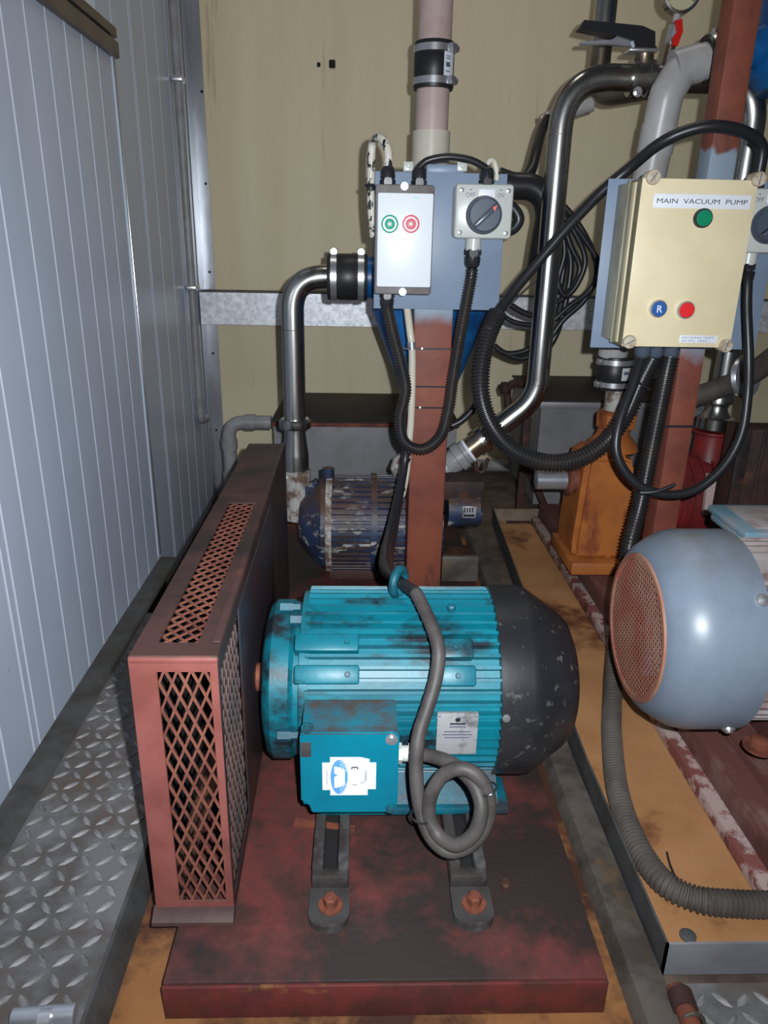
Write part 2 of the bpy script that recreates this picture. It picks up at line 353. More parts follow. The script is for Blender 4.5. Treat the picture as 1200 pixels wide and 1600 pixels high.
def text(name, body, c, u, v, h, m, parent, width=None, ext=.0003, bold=False):
    """flat print: body centred on c, reading along u with v up, letter height h"""
    cu = bpy.data.curves.new(name, 'FONT'); cu.body = body; cu.size = 1; cu.align_x = 'CENTER'; cu.align_y = 'CENTER'; cu.extrude = 0; cu.resolution_u = 3
    if bold: cu.offset = .012
    t = bpy.data.objects.new('t', cu); COL.objects.link(t)
    bpy.context.view_layer.update()
    me = bpy.data.meshes.new_from_object(t.evaluated_get(bpy.context.evaluated_depsgraph_get()))
    bpy.data.objects.remove(t); bpy.data.curves.remove(cu)
    xs = [q.co.x for q in me.vertices]; ys = [q.co.y for q in me.vertices]
    W, H = max(xs)-min(xs), max(ys)-min(ys); cx, cy = (max(xs)+min(xs))/2, (max(ys)+min(ys))/2
    sy = h/H; sx = width/W if width else sy
    u, v = V(u).normalized(), V(v).normalized(); nn = u.cross(v); off = ORG.get(parent.name, V((0, 0, 0)))
    for q in me.vertices: q.co = V(c)-off+u*((q.co.x-cx)*sx)+v*((q.co.y-cy)*sy)+nn*ext
    o = link(name, me, M[m], parent); ORG[o.name] = off; return o
X, Y, Z = V((1, 0, 0)), V((0, 1, 0)), V((0, 0, 1))
def expmesh(mb, o, u, v, W, H, pw, ph, sw, th):
    """expanded metal: a lattice of bent strands filling W x H, diamonds pw x ph"""
    o, u, v = V(o), V(u).normalized(), V(v).normalized(); n = u.cross(v)
    nu, nv = int(round(W/(pw/2))), int(round(H/(ph/2))); du, dv = W/nu, H/nv
    for i in range(nu):
        for j in range(nv+1):
            if (i+j) % 2: continue
            for dj in (1, -1):
                if not 0 <= j+dj <= nv: continue
                a = o+u*(i*du)+v*(j*dv); b = o+u*((i+1)*du)+v*((j+dj)*dv)
                d = (b-a).normalized(); lift = n*(.00015*((i % 2)*2+(dj > 0))); a = a-d*sw*.5+lift; b = b+d*sw*.5+lift; sd = n.cross(d)*(sw/2); tt = n*(th/2)
                vs = [a-sd-tt, a+sd-tt, a+sd+tt, a-sd+tt, b-sd-tt, b+sd-tt, b+sd+tt, b-sd+tt]
                mb.add(vs, [(0, 1, 5, 4), (1, 2, 6, 5), (2, 3, 7, 6), (3, 0, 4, 7)])
    return mb
def gland(name, base, ax, parent, r=.011, h=.026, m='plastic_black'):
    base, ax = V(base), V(ax).normalized()
    g = MB(); g.lathe([(0, r*1.1), (h*.3, r*1.1), (h*.3, r*.9), (h*.38, r*.9)], base, ax, 6)
    g.lathe([(h*.38, r*1.05), (h*.78, r*1.0), (h*.95, r*.75), (h, r*.5)], base, ax, 10)
    return part(name, g, m, parent)
def coupling(root, a, ax, L, r, screw_dir, names=('rubber_sleeve', 'hose_clamp')):
    """rubber sleeve with two band clamps, from a along ax"""
    a, ax = V(a), V(ax).normalized(); sd = V(screw_dir).normalized()
    g = MB(); g.lathe([(0, r*.96), (0, r), (L*.05, r*1.04), (L*.27, r*1.0), (L*.3, r*1.03), (L*.7, r*1.03), (L*.73, r), (L*.95, r*1.04), (L, r), (L, r*.96)], a, ax, 40)
    part(names[0], g, 'rubber', root)
    for k in (.16, .84):
        g = MB(); w = L*.075
        g.lathe([(L*k-w, r*1.0), (L*k-w, r*1.06), (L*k+w, r*1.06), (L*k+w, r*1.0)], a, ax, 40)
        c = a+ax*L*k+sd*r*1.1; t = sd.cross(ax)
        g.box((-w*1.4, -w*1.2, -w*1.2), (w*1.4, w*1.2, w*1.2), w*.3, Matrix.Translation(c) @ Matrix((t, ax, sd)).transposed().to_4x4())
        g.lathe([(0, w*1.1), (w*2.6, w*1.1)], c-t*w*2.6, t, 10)
        part(names[1], g, 'clamp', root)
# ================================================================== SETTING
floor = struct('floor', MB().box((-.288, -.4, -.15), (2.0, 2.72, -.006)), 'concrete')
def lugs(x0, y0, x1, y1, z, p=.0240):
    g = MB(); j = 0; y = y0+p*.5
    while y < y1-p*.4:
        i = 0; x = x0+p*.5
        while x < x1-p*.4:
            a = R(42 if (i+j) % 2 else -48)+random.uniform(-.05, .05); l, wd, h = .0130, .0040, .0028
            c, s = math.cos(a), math.sin(a)
            q = [(l, 0, 0), (.4*l, wd, 0), (-.4*l, wd, 0), (-l, 0, 0), (-.4*l, -wd, 0), (.4*l, -wd, 0), (l*.7, 0, h*.7), (.3*l, wd*.4, h), (-.3*l, wd*.4, h), (-l*.7, 0, h*.7), (-.3*l, -wd*.4, h), (.3*l, -wd*.4, h)]
            g.add([(x+c*u-s*v, y+s*u+c*v, z-.0002+k) for u, v, k in q],
                  [(0, 1, 7, 6), (1, 2, 8, 7), (2, 3, 9, 8), (3, 4, 10, 9), (4, 5, 11, 10), (5, 0, 6, 11), (6, 7, 8, 9, 10, 11)])
            x += p; i += 1
        y += p; j += 1
    return g
part('sunken_floor', MB().box((-.62, 1.4, -.16), (-.288, 2.72, -.125)), 'pit', floor)
tp = part('tread_plate', MB().box((-.555, -.3, -.13), (-.289, 1.462, .03)), 'tread', floor)
part('tread_lugs', lugs(-.465, .42, -.291, 1.46, .03), 'lug', tp, kind='stuff', ang=20)
tp2 = part('tread_plate', MB().box((.356, -.2, -.005), (.95, .60, .012)), 'tread', floor, label='tread plate in front of the right hand tray')
part('tread_lugs', lugs(.372, .40, .62, .598, .012), 'lug', tp2, kind='stuff', ang=20)

# back wall and the girt across it
wb = struct('wall_back', MB().box((-.62, 2.70, -.15), (2.0, 2.76, 2.0)), 'wall_tan')
for px, py, r_ in ((498, 101, .0055), (519, 100, .010)):
    c = P(px, py, y=2.699)
    part('wall_hole', MB().box(c-V((r_, .0012, r_*1.15)), c+V((r_, .001, r_*1.15)), r_*.3), 'black_hole', wb)
# left wall: ribbed sandwich panel, each strip its own board
wl = struct('wall_left', MB().box((-.61, -.3, -.15), (-.5525, 2.70, 2.0)), 'panel_white')
ys = [1.792, 1.900, 2.04, 2.055, 2.17, 2.29, 2.41, 2.53, 2.65, 2.699]
for a, b in zip(ys, ys[1:]):
    part('wall_panel', MB().box((-.5535, a+.003, -.12), (-.5518, b-.003, 1.99)), 'panel_grey', wl)
for k in range(14):
    y0 = 1.70-.0835*(k+1)+.09
    part('wall_panel', MB().box((-.5535, y0-.0835+.003, 1.17), (-.5518, y0-.003, 1.99)), 'panel_grey', wl)
# sliding hatch leaf standing proud of the wall
door = struct('door_1', MB().box((-.5495, .25, .031), (-.5115, 1.752, 1.15)), 'panel_white')
yy = [1.733-.0835*k for k in range(18)]
for k, (b, a) in enumerate(zip(yy, yy[1:])):
    if k == 8:
        part('door_panel', MB().box((-.513, a+.0030, .031), (-.5109, a+.018, 1.15)), 'panel_grey', door); a += .021
    part('door_panel', MB().box((-.513, a+.0030, .031), (-.5109, b-.0030, 1.15)), 'panel_grey', door)
for y0, m_ in ((1.737, 'panel_grey'), (1.746, 'chrome_trim')):
    part('edge_trim', MB().box((-.5115, y0, .045), (-.5085+(.0015 if m_ == 'chrome_trim' else 0), y0+.007, 1.16), .001), m_, door)
part('door_jamb', MB().box((-.549, 1.756, -.12), (-.530, 1.785, 1.18), .002), 'frame_brown', wl)
hd = struct('trim_1', MB().box((-.549, .2, 1.185), (-.503, 1.765, 1.204), .002), 'frame_brown')
part('header_channel', MB().box((-.549, .2, 1.147), (-.4985, 1.755, 1.176), .002), 'frame_brown', hd)
part('header_slot', MB().box((-.549, .2, 1.174), (-.509, 1.74, 1.187)), 'black_hole', hd)
# kerb along the foot of the wall
kb = struct('baseboard_left', MB().prism([(-.511, .036), (-.472, .034), (-.466, .0305), (-.466, .029), (-.511, .029)], (0, .2, 0), X, Z, (0, 1.56, 0)), 'kerb')
part('kerb_end', MB().box((-.549, 1.463, -.12), (-.500, 1.755, .0285), .003), 'rust_dark', kb)
# corner angle
ct = struct('trim_2', MB().box((-.5495, 2.62, -.12), (-.5465, 2.6985, 1.9)).box((-.5465, 2.6945, -.12), (-.509, 2.6985, 1.9)), 'alu')
for py in (143, 287, 425, 552, 672):
    c = P(322+(py-300)*.043, py, y=2.6945)
    part('rivet', MB().lathe([(0, .0045), (.002, .003)], c, -Y, 10), 'black_hole', ct)
gt = thing('wall_girt', 'long galvanised steel girt running across the tan back wall', 'beam', (.5, 2.65, .532))
part('girt_web', MB().box((-.545, 2.600, .532), (1.7, 2.604, .637)), 'galv', gt)
part('top_flange', MB().box((-.545, 2.600, .637), (1.7, 2.694, .641)), 'kerb', gt, label='grimy dark top flange')
part('bottom_flange', MB().box((-.545, 2.604, .532), (1.7, 2.694, .536)), 'galv', gt)

# conduit down the left wall
cq = [P(266, -15, x=-.534), P(275, 110, x=-.534), P(296, 430, x=-.534), P(317, 640, x=-.534)]
yl = sum(p.y for p in cq[1:])/3
th = thing('wall_conduit', 'thin grey plastic conduit running down the ribbed left wall near the corner', 'conduit', (-.534, yl, .3))
ztop, zb = 1.55, P(317, 655, x=-.534).z
part('conduit_tube', MB().tube(bend([(-.534, yl, ztop), (-.534, yl, zb), (-.534, yl+.10, zb-.012)], .03), .012, 14, 0), 'pvc_grey', th)
part('elbow_socket', MB().cyl((-.534, yl, zb+.03), (-.534, yl, zb+.075), .0145), 'pvc_grey', th)
for py in (122, 450):
    z_ = P(275+(py-110)*.066, py, x=-.534).z
    part('saddle', MB().box((-.5495, yl-.024, z_-.008), (-.5165, yl+.024, z_+.008), .004), 'clamp', th)

# skirting pipe at the foot of the back wall
single('floor_pipe', MB().cyl((.12, 2.64, .03), (1.0, 2.64, .03), .022), 'pvc_grey', 'pale pipe lying along the foot of the back wall behind the blue pump', 'pipe')

# ================================================================== TANKS AT THE BACK
def tank(label, x0, x1, yf, yb, z0, zt, lip):
    t = thing('steel_tank', label, 'tank', ((x0+x1)/2, yf, z0))
    part('tank_body', MB().box((x0+.006, yf+.006, z0), (x1-.006, yb-.004, zt-.004)), 'tank_grey', t)
    g = MB().box((x0, yf, zt), (x1, yb, zt+.004), .001)
    part('lid', g, 'tank_lid', t)
    part('lid_edge', MB().box((x0, yf-.001, zt-lip), (x1, yf+.003, zt), .001), 'rust' if lip < .016 else 'tank_grey', t)
    return t
p0, p1 = P(424, 660, y=2.2), P(640, 664, y=2.2)
t = tank('long low grey steel tank with dark grimy lid behind the blue pump', p0.x, .30, 2.2, 2.66, .002, p0.z, .012)
p0 = P(842, 628, y=2.2)
t = tank('taller grey steel tank with black lid behind the orange pump', p0.x+.005, 1.05, 2.2, 2.66, .03, p0.z, .02)
# drain pipe from the long tank
a, b, c = P(428, 660, y=2.24), P(357, 662, y=2.24), P(357, 770, y=2.24)
a = V((-.275, 2.24, a.z)); b = V((b.x, 2.24, a.z)); c = V((b.x, 2.24, -.123))
th = thing('drain_pipe', 'grey PVC drain pipe with elbow on the left end of the long tank', 'pipe', c)
part('pipe_run', MB().tube(bend([a, b, c], .05), .021, 18, 0), 'pvc_grey', th)
for q, d in ((b+X*.052, X), (b-Z*.055, -Z), (b-Z*.16, -Z)):
    part('elbow_collar', MB().lathe([(0, .021), (0, .0245), (.03, .0245), (.03, .021)], q, d, 24), 'pvc_grey', th)

# rusty stand and valve by the right tank
q = P(812, 775, y=2.12)
th = thing('rusty_stand', 'thin rusty steel stand leg behind the curved stainless pipe', 'stand', (q.x, 2.12, .012))
zt = P(830, 560, y=2.12).z
part('upright', MB().box((q.x-.011, 2.10, .012), (q.x+.011, 2.122, zt), .002), 'rust_dark', th)
part('foot_plate', MB().box((q.x-.04, 2.08, .006), (q.x+.04, 2.15, .014), .002), 'rust_dark', th)
part('brace', MB().tube([(q.x+.012, 2.11, .19), (q.x+.09, 2.11, .03)], .011, 8, 0), 'rust_dark', th)
v0 = P(800, 605, y=2.06); v1 = P(797, 660, y=2.06)
th = thing('rusty_valve', 'small rusty pipe valve beside the bend of the stainless pipe', 'valve', v1)
part('valve_body', MB().tube([P(832, 604, y=2.1), P(795, 603, y=2.06), v1], .011, 12, 6), 'rust_dark', th)
part('valve_cap', MB().lathe([(0, .010), (.004, .019), (.02, .019), (.024, .012)], v0-Y*.012-X*.012, -X-Y*.6, 6), 'rust_dark', th)
part('valve_stem', MB().cyl(P(800, 640, y=2.05), P(818, 652, y=2.05), .013), 'rust_dark', th)

# ================================================================== TRAYS AND BASE SLABS
ta = thing('drip_tray', 'shallow rust-stained steel drip tray under the teal motor base', 'tray', (0, .3, 0))
part('tray_floor', MB().box((-.275, .35, -.004), (.312, 2.18, .001)), 'ochre', ta)
part('tray_rim', MB().prism([(-.2885, .031), (-.284, .031), (-.268, .001), (-.268, -.005), (-.2885, -.005)], (0, .30, 0), X, Z, (0, 1.88, 0)), 'kerb', ta, label='dark left rim')
part('tray_rim', MB().prism([(.303, -.004), (.303, .001), (.314, .017), (.3315, .019), (.351, .016), (.351, -.004)], (0, .30, 0), X, Z, (0, 1.88, 0)), 'steel_dark', ta, label='grey right rim')
tb = thing('drip_tray', 'ochre-stained steel drip tray with high grey rim under the grey motor', 'tray', (.75, 1.3, .002))
fx, fy, bx, by = .3545, .617, .402, 2.10          # its left edge runs slightly askew
def lx(y): return fx+(bx-fx)*max(0, (y-.95)/(by-.95)) if y > .95 else fx
part('tray_floor', MB().add([(lx(.62), .62, .010), (1.5, .62, .010), (1.5, 2.1, .010), (lx(2.1), 2.1, .010), (lx(.95), .95, .010)], [(0, 1, 2, 3, 4)]), 'ochre_light', tb)
hh = .052
def wallseg(a, b, ti, z0=.004):
    a, b = V(a), V(b); d = (b-a).normalized(); n = V((-d.y, d.x, 0))
    return MB().add([a+Z*z0, b+Z*z0, b+Z*hh, a+Z*hh, a-n*ti+Z*z0, b-n*ti+Z*z0, b-n*ti+Z*hh, a-n*ti+Z*hh],
                    [(0, 1, 2, 3), (4, 7, 6, 5), (3, 2, 6, 7), (0, 3, 7, 4), (1, 5, 6, 2), (0, 4, 5, 1)])
def trim_wall(name, a, b, ti, m):
    g = wallseg(a, b, ti); bmesh.ops.recalc_face_normals(g.bm, faces=g.bm.faces[:]); part(name, g, m, tb)
M['tray_back'] = M['tray_tan']
trim_wall('tray_wall', (fx, fy, 0), (fx, .95, 0), .003, 'kerb')
trim_wall('tray_wall', (fx, .95, 0), (bx, by, 0), .003, 'kerb')
trim_wall('tray_wall', (1.5, fy, 0), (fx, fy, 0), .003, 'steel_tray')
trim_wall('tray_wall', (bx, by, 0), (.575, by, 0), .003, 'tray_back')

# left base slab
sl = thing('base_slab', 'dull red painted steel base carrying the teal motor and blue pump', 'base', (.033, 1.2, .001))
part('top_plate', MB().box((-.209, .579, .001), (.275, 1.95, .050), .003), 'slab_red', sl)
part('front_edge', MB().box((-.209, .575, .001), (.275, .580, .0475), .0015), 'slab_front', sl, label='brighter red front edge')
# right: the second base slab with its flaking lower flange
h0, h1, h2 = P(868, 794, z=.075), P(958, 925, z=.075), P(1073, 1140, z=.075)
h3 = P(1200, 1350, z=.075)
xs_ = (h1.x+h2.x+h3.x)/3
t = thing('base_slab', 'worn red-brown steel base under the grey motor and orange pump', 'base', (.85, 1.1, .012))
part('flaking_flange', MB().box((xs_-.020, .64, .0105), (1.2, 2.085, .034), .003), 'mottled', t)
part('base_plate', MB().box((xs_, .66, .034), (1.2, 2.085, .075), .004), 'sled', t)
part('ridge', MB().prism([(xs_+.022, .0745), (xs_+.034, .086), (xs_+.047, .086), (xs_+.055, .0745)], (0, .66, 0), X, Z, (0, .62, 0)), 'sled', t)
part('motor_rail', MB().box((.635, .80, .075), (1.1, 1.06, .130), .004), 'sled', t)

# ================================================================== BELT GUARD
gx0, gx1, gy0, gy1, gz0, gz1 = -.235, -.145, .662, 1.52, .052, .400
gd = thing('belt_guard', 'long rusty red belt guard box with expanded metal screens left of the teal motor', 'guard', (-.19, 1.0, .05))
fo = [P(243, 1050, y=gy0), P(328, 1050, y=gy0), P(335, 1402, y=gy0)]
o0x, o1x, oz0, oz1 = fo[0].x+.001, fo[1].x, .074, fo[0].z
part('left_skin', MB().box((gx0-.001, gy0+.002, gz0), (gx0-.0002, gy1, gz1-.001)), 'guard_dark', gd)
def taper(g):
    for v in g.bm.verts:
        if v.co.x > -.162: v.co.x -= (v.co.y-gy0)*.0165
    return g
part('front_fold', MB().box((gx0-.001, gy0-.001, gz1-.007), (gx1+.001, gy0+.006, gz1+.001), .003), 'guard_red', gd)
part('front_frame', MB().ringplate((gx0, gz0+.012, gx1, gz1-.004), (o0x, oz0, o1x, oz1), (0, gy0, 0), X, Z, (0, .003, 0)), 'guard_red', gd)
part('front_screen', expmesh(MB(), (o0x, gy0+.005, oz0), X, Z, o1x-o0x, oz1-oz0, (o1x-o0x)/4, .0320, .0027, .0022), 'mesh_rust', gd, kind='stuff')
ty0, ty1 = P(280, 1004, z=gz1).y, P(372, 785, z=gz1).y
tx0, tx1 = -.2125, -.1705
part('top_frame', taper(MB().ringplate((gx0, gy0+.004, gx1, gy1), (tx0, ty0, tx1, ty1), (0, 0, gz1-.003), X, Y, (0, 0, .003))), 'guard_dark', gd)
part('top_screen', expmesh(MB(), (tx0, ty0, gz1-.004), X, Y, tx1-tx0, ty1-ty0, .0168, .0190, .0023, .002), 'mesh_rust', gd, kind='stuff')
part('left_side', MB().box((gx0, gy0+.003, gz0), (gx0+.002, gy1, gz1-.003)), 'black_hole', gd)  # inner wall painted black: the shade inside the guard is in its colour
part('rear_side', MB().box((gx0+.002, gy1-.002, gz0), (gx1-.018, gy1, gz1-.003)), 'guard_dark', gd)
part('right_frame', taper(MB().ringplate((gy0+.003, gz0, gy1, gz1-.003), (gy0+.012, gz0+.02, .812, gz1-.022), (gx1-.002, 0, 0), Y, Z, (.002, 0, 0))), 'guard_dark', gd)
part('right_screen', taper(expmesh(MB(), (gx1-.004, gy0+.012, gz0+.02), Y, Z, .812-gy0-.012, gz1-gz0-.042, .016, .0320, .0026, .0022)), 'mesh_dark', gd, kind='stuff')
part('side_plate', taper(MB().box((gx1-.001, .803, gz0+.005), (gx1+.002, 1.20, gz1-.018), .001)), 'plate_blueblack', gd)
part('foot_lip', MB().prism([(gy0+.004, .066), (gy0, .066), (gy0-.013, .056), (gy0-.014, .052), (gy0+.004, .052)], (gx0-.003, 0, 0), Y, Z, (gx1-gx0+.004, 0, 0)), 'guard_dark', gd)
part('edge_fold', taper(MB().box((gx1-.010, gy0+.03, gz1), (gx1-.001, gy1, gz1+.0025), .001)), 'guard_dark', gd)
pu = part('pulley', MB().lathe([(0, .058), (.006, .062), (.012, .052), (.018, .062), (.024, .052), (.030, .062), (.036, .058)], (-.212, .93, .207), X, 32), 'rust_dark', gd)
for k in range(2):
    xk = -.200+.012*k
    part('drive_belt', MB().tube([V((xk, .93-.058*math.cos(a), .207-.058*math.sin(a))) for a in [R(v) for v in range(-80, 261, 20)][:9]]+[V((xk, 1.36, .26)), V((xk, 1.40, .20)), V((xk, 1.36, .14))], .006, 6, 2, True), 'rubber', gd)

# ================================================================== SLIDE RAILS
def slide_rail(px, label, bare):
    yb = .655
    xc = P(px, 1395, z=.06).x
    t = thing('slide_rail', label, 'rail', (xc, yb, .05), 'grey slide rails in front of the teal motor')
    arc = [(.024*math.cos(a), -.024*math.sin(a)*.8) for a in [R(v) for v in range(0, 181, 20)]]
    part('rail_toe', MB().prism([(a, b+.014) for a, b in arc]+[(-.024, .05), (.024, .05)], (xc, yb-.012, .050), X, Y, (0, 0, .010)), 'rail_grey', t)
    part('rail_body', MB().box((xc-.023, yb+.055, .050), (xc-.009, 1.04, .075), .002).box((xc+.009, yb+.055, .050), (xc+.023, 1.04, .075), .002).box((xc-.023, yb+.044, .050), (xc+.023, yb+.060, .070), .003), 'rail_grey', t)
    part('slot', MB().box((xc-.009, yb+.06, .050), (xc+.009, 1.03, .054)), 'black_hole', t)
    part('anchor_bolt', MB().hexbolt((xc+.002, yb+.012, .060), Z, .009, .012), 'rust', t)
slide_rail(515, 'grimy grey slide rail with rusty bolt below the terminal box', 0)
slide_rail(735, 'grimy grey slide rail with rusty bolt below the cable coil', 1)
a, b = P(460, 1284, z=.055), P(555, 1295, z=.055)
d = (b-a).normalized(); n = V((-d.y, d.x, 0))
g = MB().add([a-n*.004+Z*-.004, b-n*.004+Z*-.004, b+n*.004-Z*.004, a+n*.004-Z*.004, a-n*.004+Z*.003, b-n*.004+Z*.002, b+n*.004+Z*.002, a+n*.004+Z*.003], [(0, 3, 2, 1), (4, 5, 6, 7), (0, 1, 5, 4), (1, 2, 6, 5), (2, 3, 7, 6), (3, 0, 4, 7)])
single('rusty_strip', g, 'rust', 'thin loose rusty metal strip lying under the teal terminal box', 'scrap')
c = P(790, 1384, z=.05)
single('rust_nut', MB().lathe([(0, .007), (.004, .0075), (.007, .005)], c, Z, 7), 'ochre', 'small ochre rusted nut on the red base right of the rails', 'nut')
# ================================================================== TEAL MOTOR
my, mz = .930, .207                                   # shaft axis
tm = thing('electric_motor', 'teal finned electric motor with black fan cowl and terminal box', 'motor', (.05, my, .075))
def finned(y, z, rc, rf, n, th, x0, x1, a0=0.0):
    poly = []
    for k in range(n):
        a = a0+2*PI*k/n; hf = th/2
        da, db = hf/rf, (hf*1.35)/rc
        for rr, aa in ((rc, a-db), (rf, a-da), (rf, a+da), (rc, a+db)):
            poly.append((rr*math.cos(aa), rr*math.sin(aa)))
    return MB().prism(poly, (x0, y, z), Y, Z, (x1-x0, 0, 0))
part('finned_frame', finned(my, mz, .1195, .1315, 52, .0042, -.070, .186, R(4)), 'teal', tm, ang=25)
part('end_bell', MB().lathe([(0, .03), (.002, .085), (.008, .106), (.016, .1125), (.040, .1125), (.046, .107), (.066, .107), (.066, .05)], (-.133, my, mz), X, 64), 'teal', tm)
part('end_ring', MB().lathe([(0, .10), (0, .125), (.012, .125), (.012, .10)], (-.078, my, mz), X, 64), 'teal', tm)
part('fan_cowl', MB().lathe([(0, .128), (0, .1345), (.040, .1345), (.052, .1325), (.098, .100), (.110, .088), (.116, .074), (.118, .03)], (.186, my, mz), X, 72), 'cowl_black', tm)
part('cowl_rim', MB().lathe([(0, .126), (0, .1355), (.006, .1355), (.006, .13)], (.184, my, mz), X, 72), 'cowl_black', tm)
part('shaft', MB().lathe([(0, .018), (.003, .0205), (.060, .0205)], (-.190, my, mz), X, 24), 'rust', tm)
def onmotor(px, py, r):
    """sight line meets the motor's cylinder of radius r"""
    d = ray(px, py); oy, oz = CAM.y-my, CAM.z-mz
    a = d.y**2+d.z**2; b = 2*(oy*d.y+oz*d.z); c = oy*oy+oz*oz-r*r
    t = (-b-math.sqrt(b*b-4*a*c))/(2*a); p = CAM+d*t
    n = V((0, p.y-my, p.z-mz)).normalized(); return p, n
for px, py in ((452, 946), (468, 966), (448, 1150)):
    p, n = onmotor(px, py, .118)
    p = V((p.x, my+n.y*.1155, mz+n.z*.1155))
    part('bell_bolt', MB().lathe([(0, .0095), (.018, .0095), (.018, .0075), (.028, .0075)], p-X*.012, X, 6), 'teal_grimy', tm)
# lug pads cast on the frame
for (px, py, pw, pq, m_) in ((513, 1003, .044, .020, 'teal'), (513, 1054, .044, .020, 'teal'), (712, 1012, .026, .022, 'teal'), (716, 1056, .026, .022, 'teal')):
    p, n = onmotor(px, py, .134); tv = n.cross(X)
    mw = Matrix.Translation(p) @ Matrix((X, tv, n)).transposed().to_4x4()
    pd = part('lug_pad', MB().box((-pw, -pq*.6, -.020), (pw*.9, pq*.6, .0005), .003, mw), m_, tm)
    part('pad_hole', MB().lathe([(0, .004), (.003, .003)], p+X*(pw*.55 if px < 600 else 0), n, 10), 'teal_grimy', pd)
for px, py in ((705, 952),):
    p, n = onmotor(px, py, .131)
    part('drain_plug', MB().lathe([(0, .006), (.006, .006), (.008, .004)], p, n, 6), 'teal_grimy', tm)
# foot with its webs
part('motor_foot', MB().box((-.052, .797, .075), (.205, .862, .087), .003).prism([(.800, .087), (.812, .087), (.853, .125), (.845, .135)], (.02, 0, 0), Y, Z, (.012, 0, 0)).prism([(.805, .087), (.815, .087), (.868, .115), (.85, .125)], (-.03, 0, 0), Y, Z, (.22, 0, 0)), 'teal_grimy', tm)
part('motor_foot', MB().box((-.052, .998, .075), (.205, 1.063, .087), .003).prism([(1.05, .087), (.99, .118), (.985, .10)], (-.03, 0, 0), Y, Z, (.22, 0, 0)), 'teal_grimy', tm)
# eyebolt
ec = P(623, 909, y=.945)
eb = part('eyebolt', MB().torus(ec, (math.cos(.5), -math.sin(.5), 0), .0185, .0064, 28, 10).lathe([(0, .012), (.010, .012), (.014, .008)], V((ec.x, ec.y, mz+.128)), Z, 16), 'teal_grimy', tm)
# terminal box
bx0, bx1, by0, bz0, bz1 = -.0705, .0490, .740, .131, .2505
tbx = part('terminal_box', MB().prism([(by0+.012, bz0+.004), (by0+.012, bz1-.002), (.806, bz1+.002), (.838, bz1-.02), (.838, bz0+.01), (.80, bz0-.012)], (bx0+.002, 0, 0), Y, Z, (bx1-bx0-.004, 0, 0)), 'teal_box', tm)
c_ = .012
poly = [(bx0+c_, bz0), (bx1-c_*.3, bz0), (bx1, bz0+c_), (bx1, bz1-.004), (bx1-.004, bz1), (bx0+.004, bz1), (bx0, bz1-.004), (bx0, bz0+c_*1.4), (bx0+c_, bz0+c_*1.3)]
lid = MB().prism(poly, (0, by0, 0), X, Z, (0, .014, 0)); bmesh.ops.bevel(lid.bm, geom=[e for e in lid.bm.edges], offset=.0022, segments=2, affect='EDGES')
lid = part('box_lid', lid, 'teal_box', tbx)
for px, py in ((480, 1137), (612, 1155), (611, 1262)):
    c = P(px, py, y=by0)
    part('lid_screw', MB().lathe([(-.001, .0075), (.0015, .0075), (.0015, .0045), (.004, .0045), (.0045, .001)], c, -Y, 16), 'teal_grimy' if py != 1155 else 'alu', tbx)
part('lid_recess', MB().box((bx0+.001, by0-.0008, bz1-.034), (bx0+.0135, by0+.001, bz1-.013), .0004), 'rail_grey', tbx)
# sticker
sc_ = P(546, 1214, y=by0); sw_, sh_ = .0325, .0295
yk = by0-.0006
def flat(pts, dx=0, y=yk): return MB().prism(pts, (sc_.x+dx, y, sc_.z), X, Z, (0, .0005, 0))
st = part('sticker', flat([(-.033, -.019), (-.0235, -.019), (-.0235, -.027), (.0225, -.027), (.0225, -.018), (.0325, -.018), (.0325, .0215), (.0245, .0215), (.0245, .0265), (.013, .0295), (-.0235, .0295), (-.0235, .0215), (-.033, .0215)]), 'paper', tbx, ang=5)
def ell(cx, cz, a, b, n=28): return [(cx+a*math.cos(2*PI*k/n), cz+b*math.sin(2*PI*k/n)) for k in range(n)]
part('logo_disc', flat(ell(-.0125, .0005, .0105, .0255), y=yk-.0004), 'ink_blue', st)
part('logo_mark', flat([(-.0185, .016), (-.0185, .006), (-.0140, .0035), (-.0185, .001), (-.0185, -.015), (-.0165, -.0155), (-.0055, -.011), (-.0055, .0115), (-.0165, .0165)], y=yk-.0007), 'paper', st)
for k in range(3):
    for sg in (1, -1):
        g = MB()
        arc = [(-.0125+(.0095-.0024*k)*math.cos(a), .0005+(.0235-.004*k)*math.sin(a)) for a in [R(v) for v in (range(20, 86, 13) if sg > 0 else range(-85, -19, 13))]]
        g.tube([V((sc_.x+a, yk-.0005, sc_.z+b)) for a, b in arc], .0004, 4, 0)
        part('logo_line', g, 'paper', st)
U_, V_ = V((0, 0, -1)), X
# print reads sideways, turned a quarter clockwise
text('sticker_figure', '3', V((sc_.x+.0065, yk-.0006, sc_.z+.0145)), -U_, -V_, .0085, 'ink', st, bold=True)
text('sticker_figure', '1', V((sc_.x+.0065, yk-.0006, sc_.z-.0105)), -U_, -V_, .0060, 'ink_soft', st)
part('sticker_rule', MB().tube([V((sc_.x+.0135, yk-.0005, sc_.z-.008)), V((sc_.x+.0185, yk-.0005, sc_.z-.0065)), V((sc_.x+.0195, yk-.0005, sc_.z+.002))], .0003, 4, 4), 'ink_soft', st)
part('sticker_script', MB().tube([V((sc_.x+.020+.0012*math.sin(k*1.9), yk-.0005, sc_.z-.004+.0011*k)) for k in range(14)], .0003, 4, 2), 'ink_soft', st)
part('sticker_script', MB().tube([V((sc_.x-.0275+.0009*math.sin(k*2.1), yk-.0005, sc_.z-.010+.0014*k)) for k in range(16)], .00025, 4, 2), 'ink_soft', st)
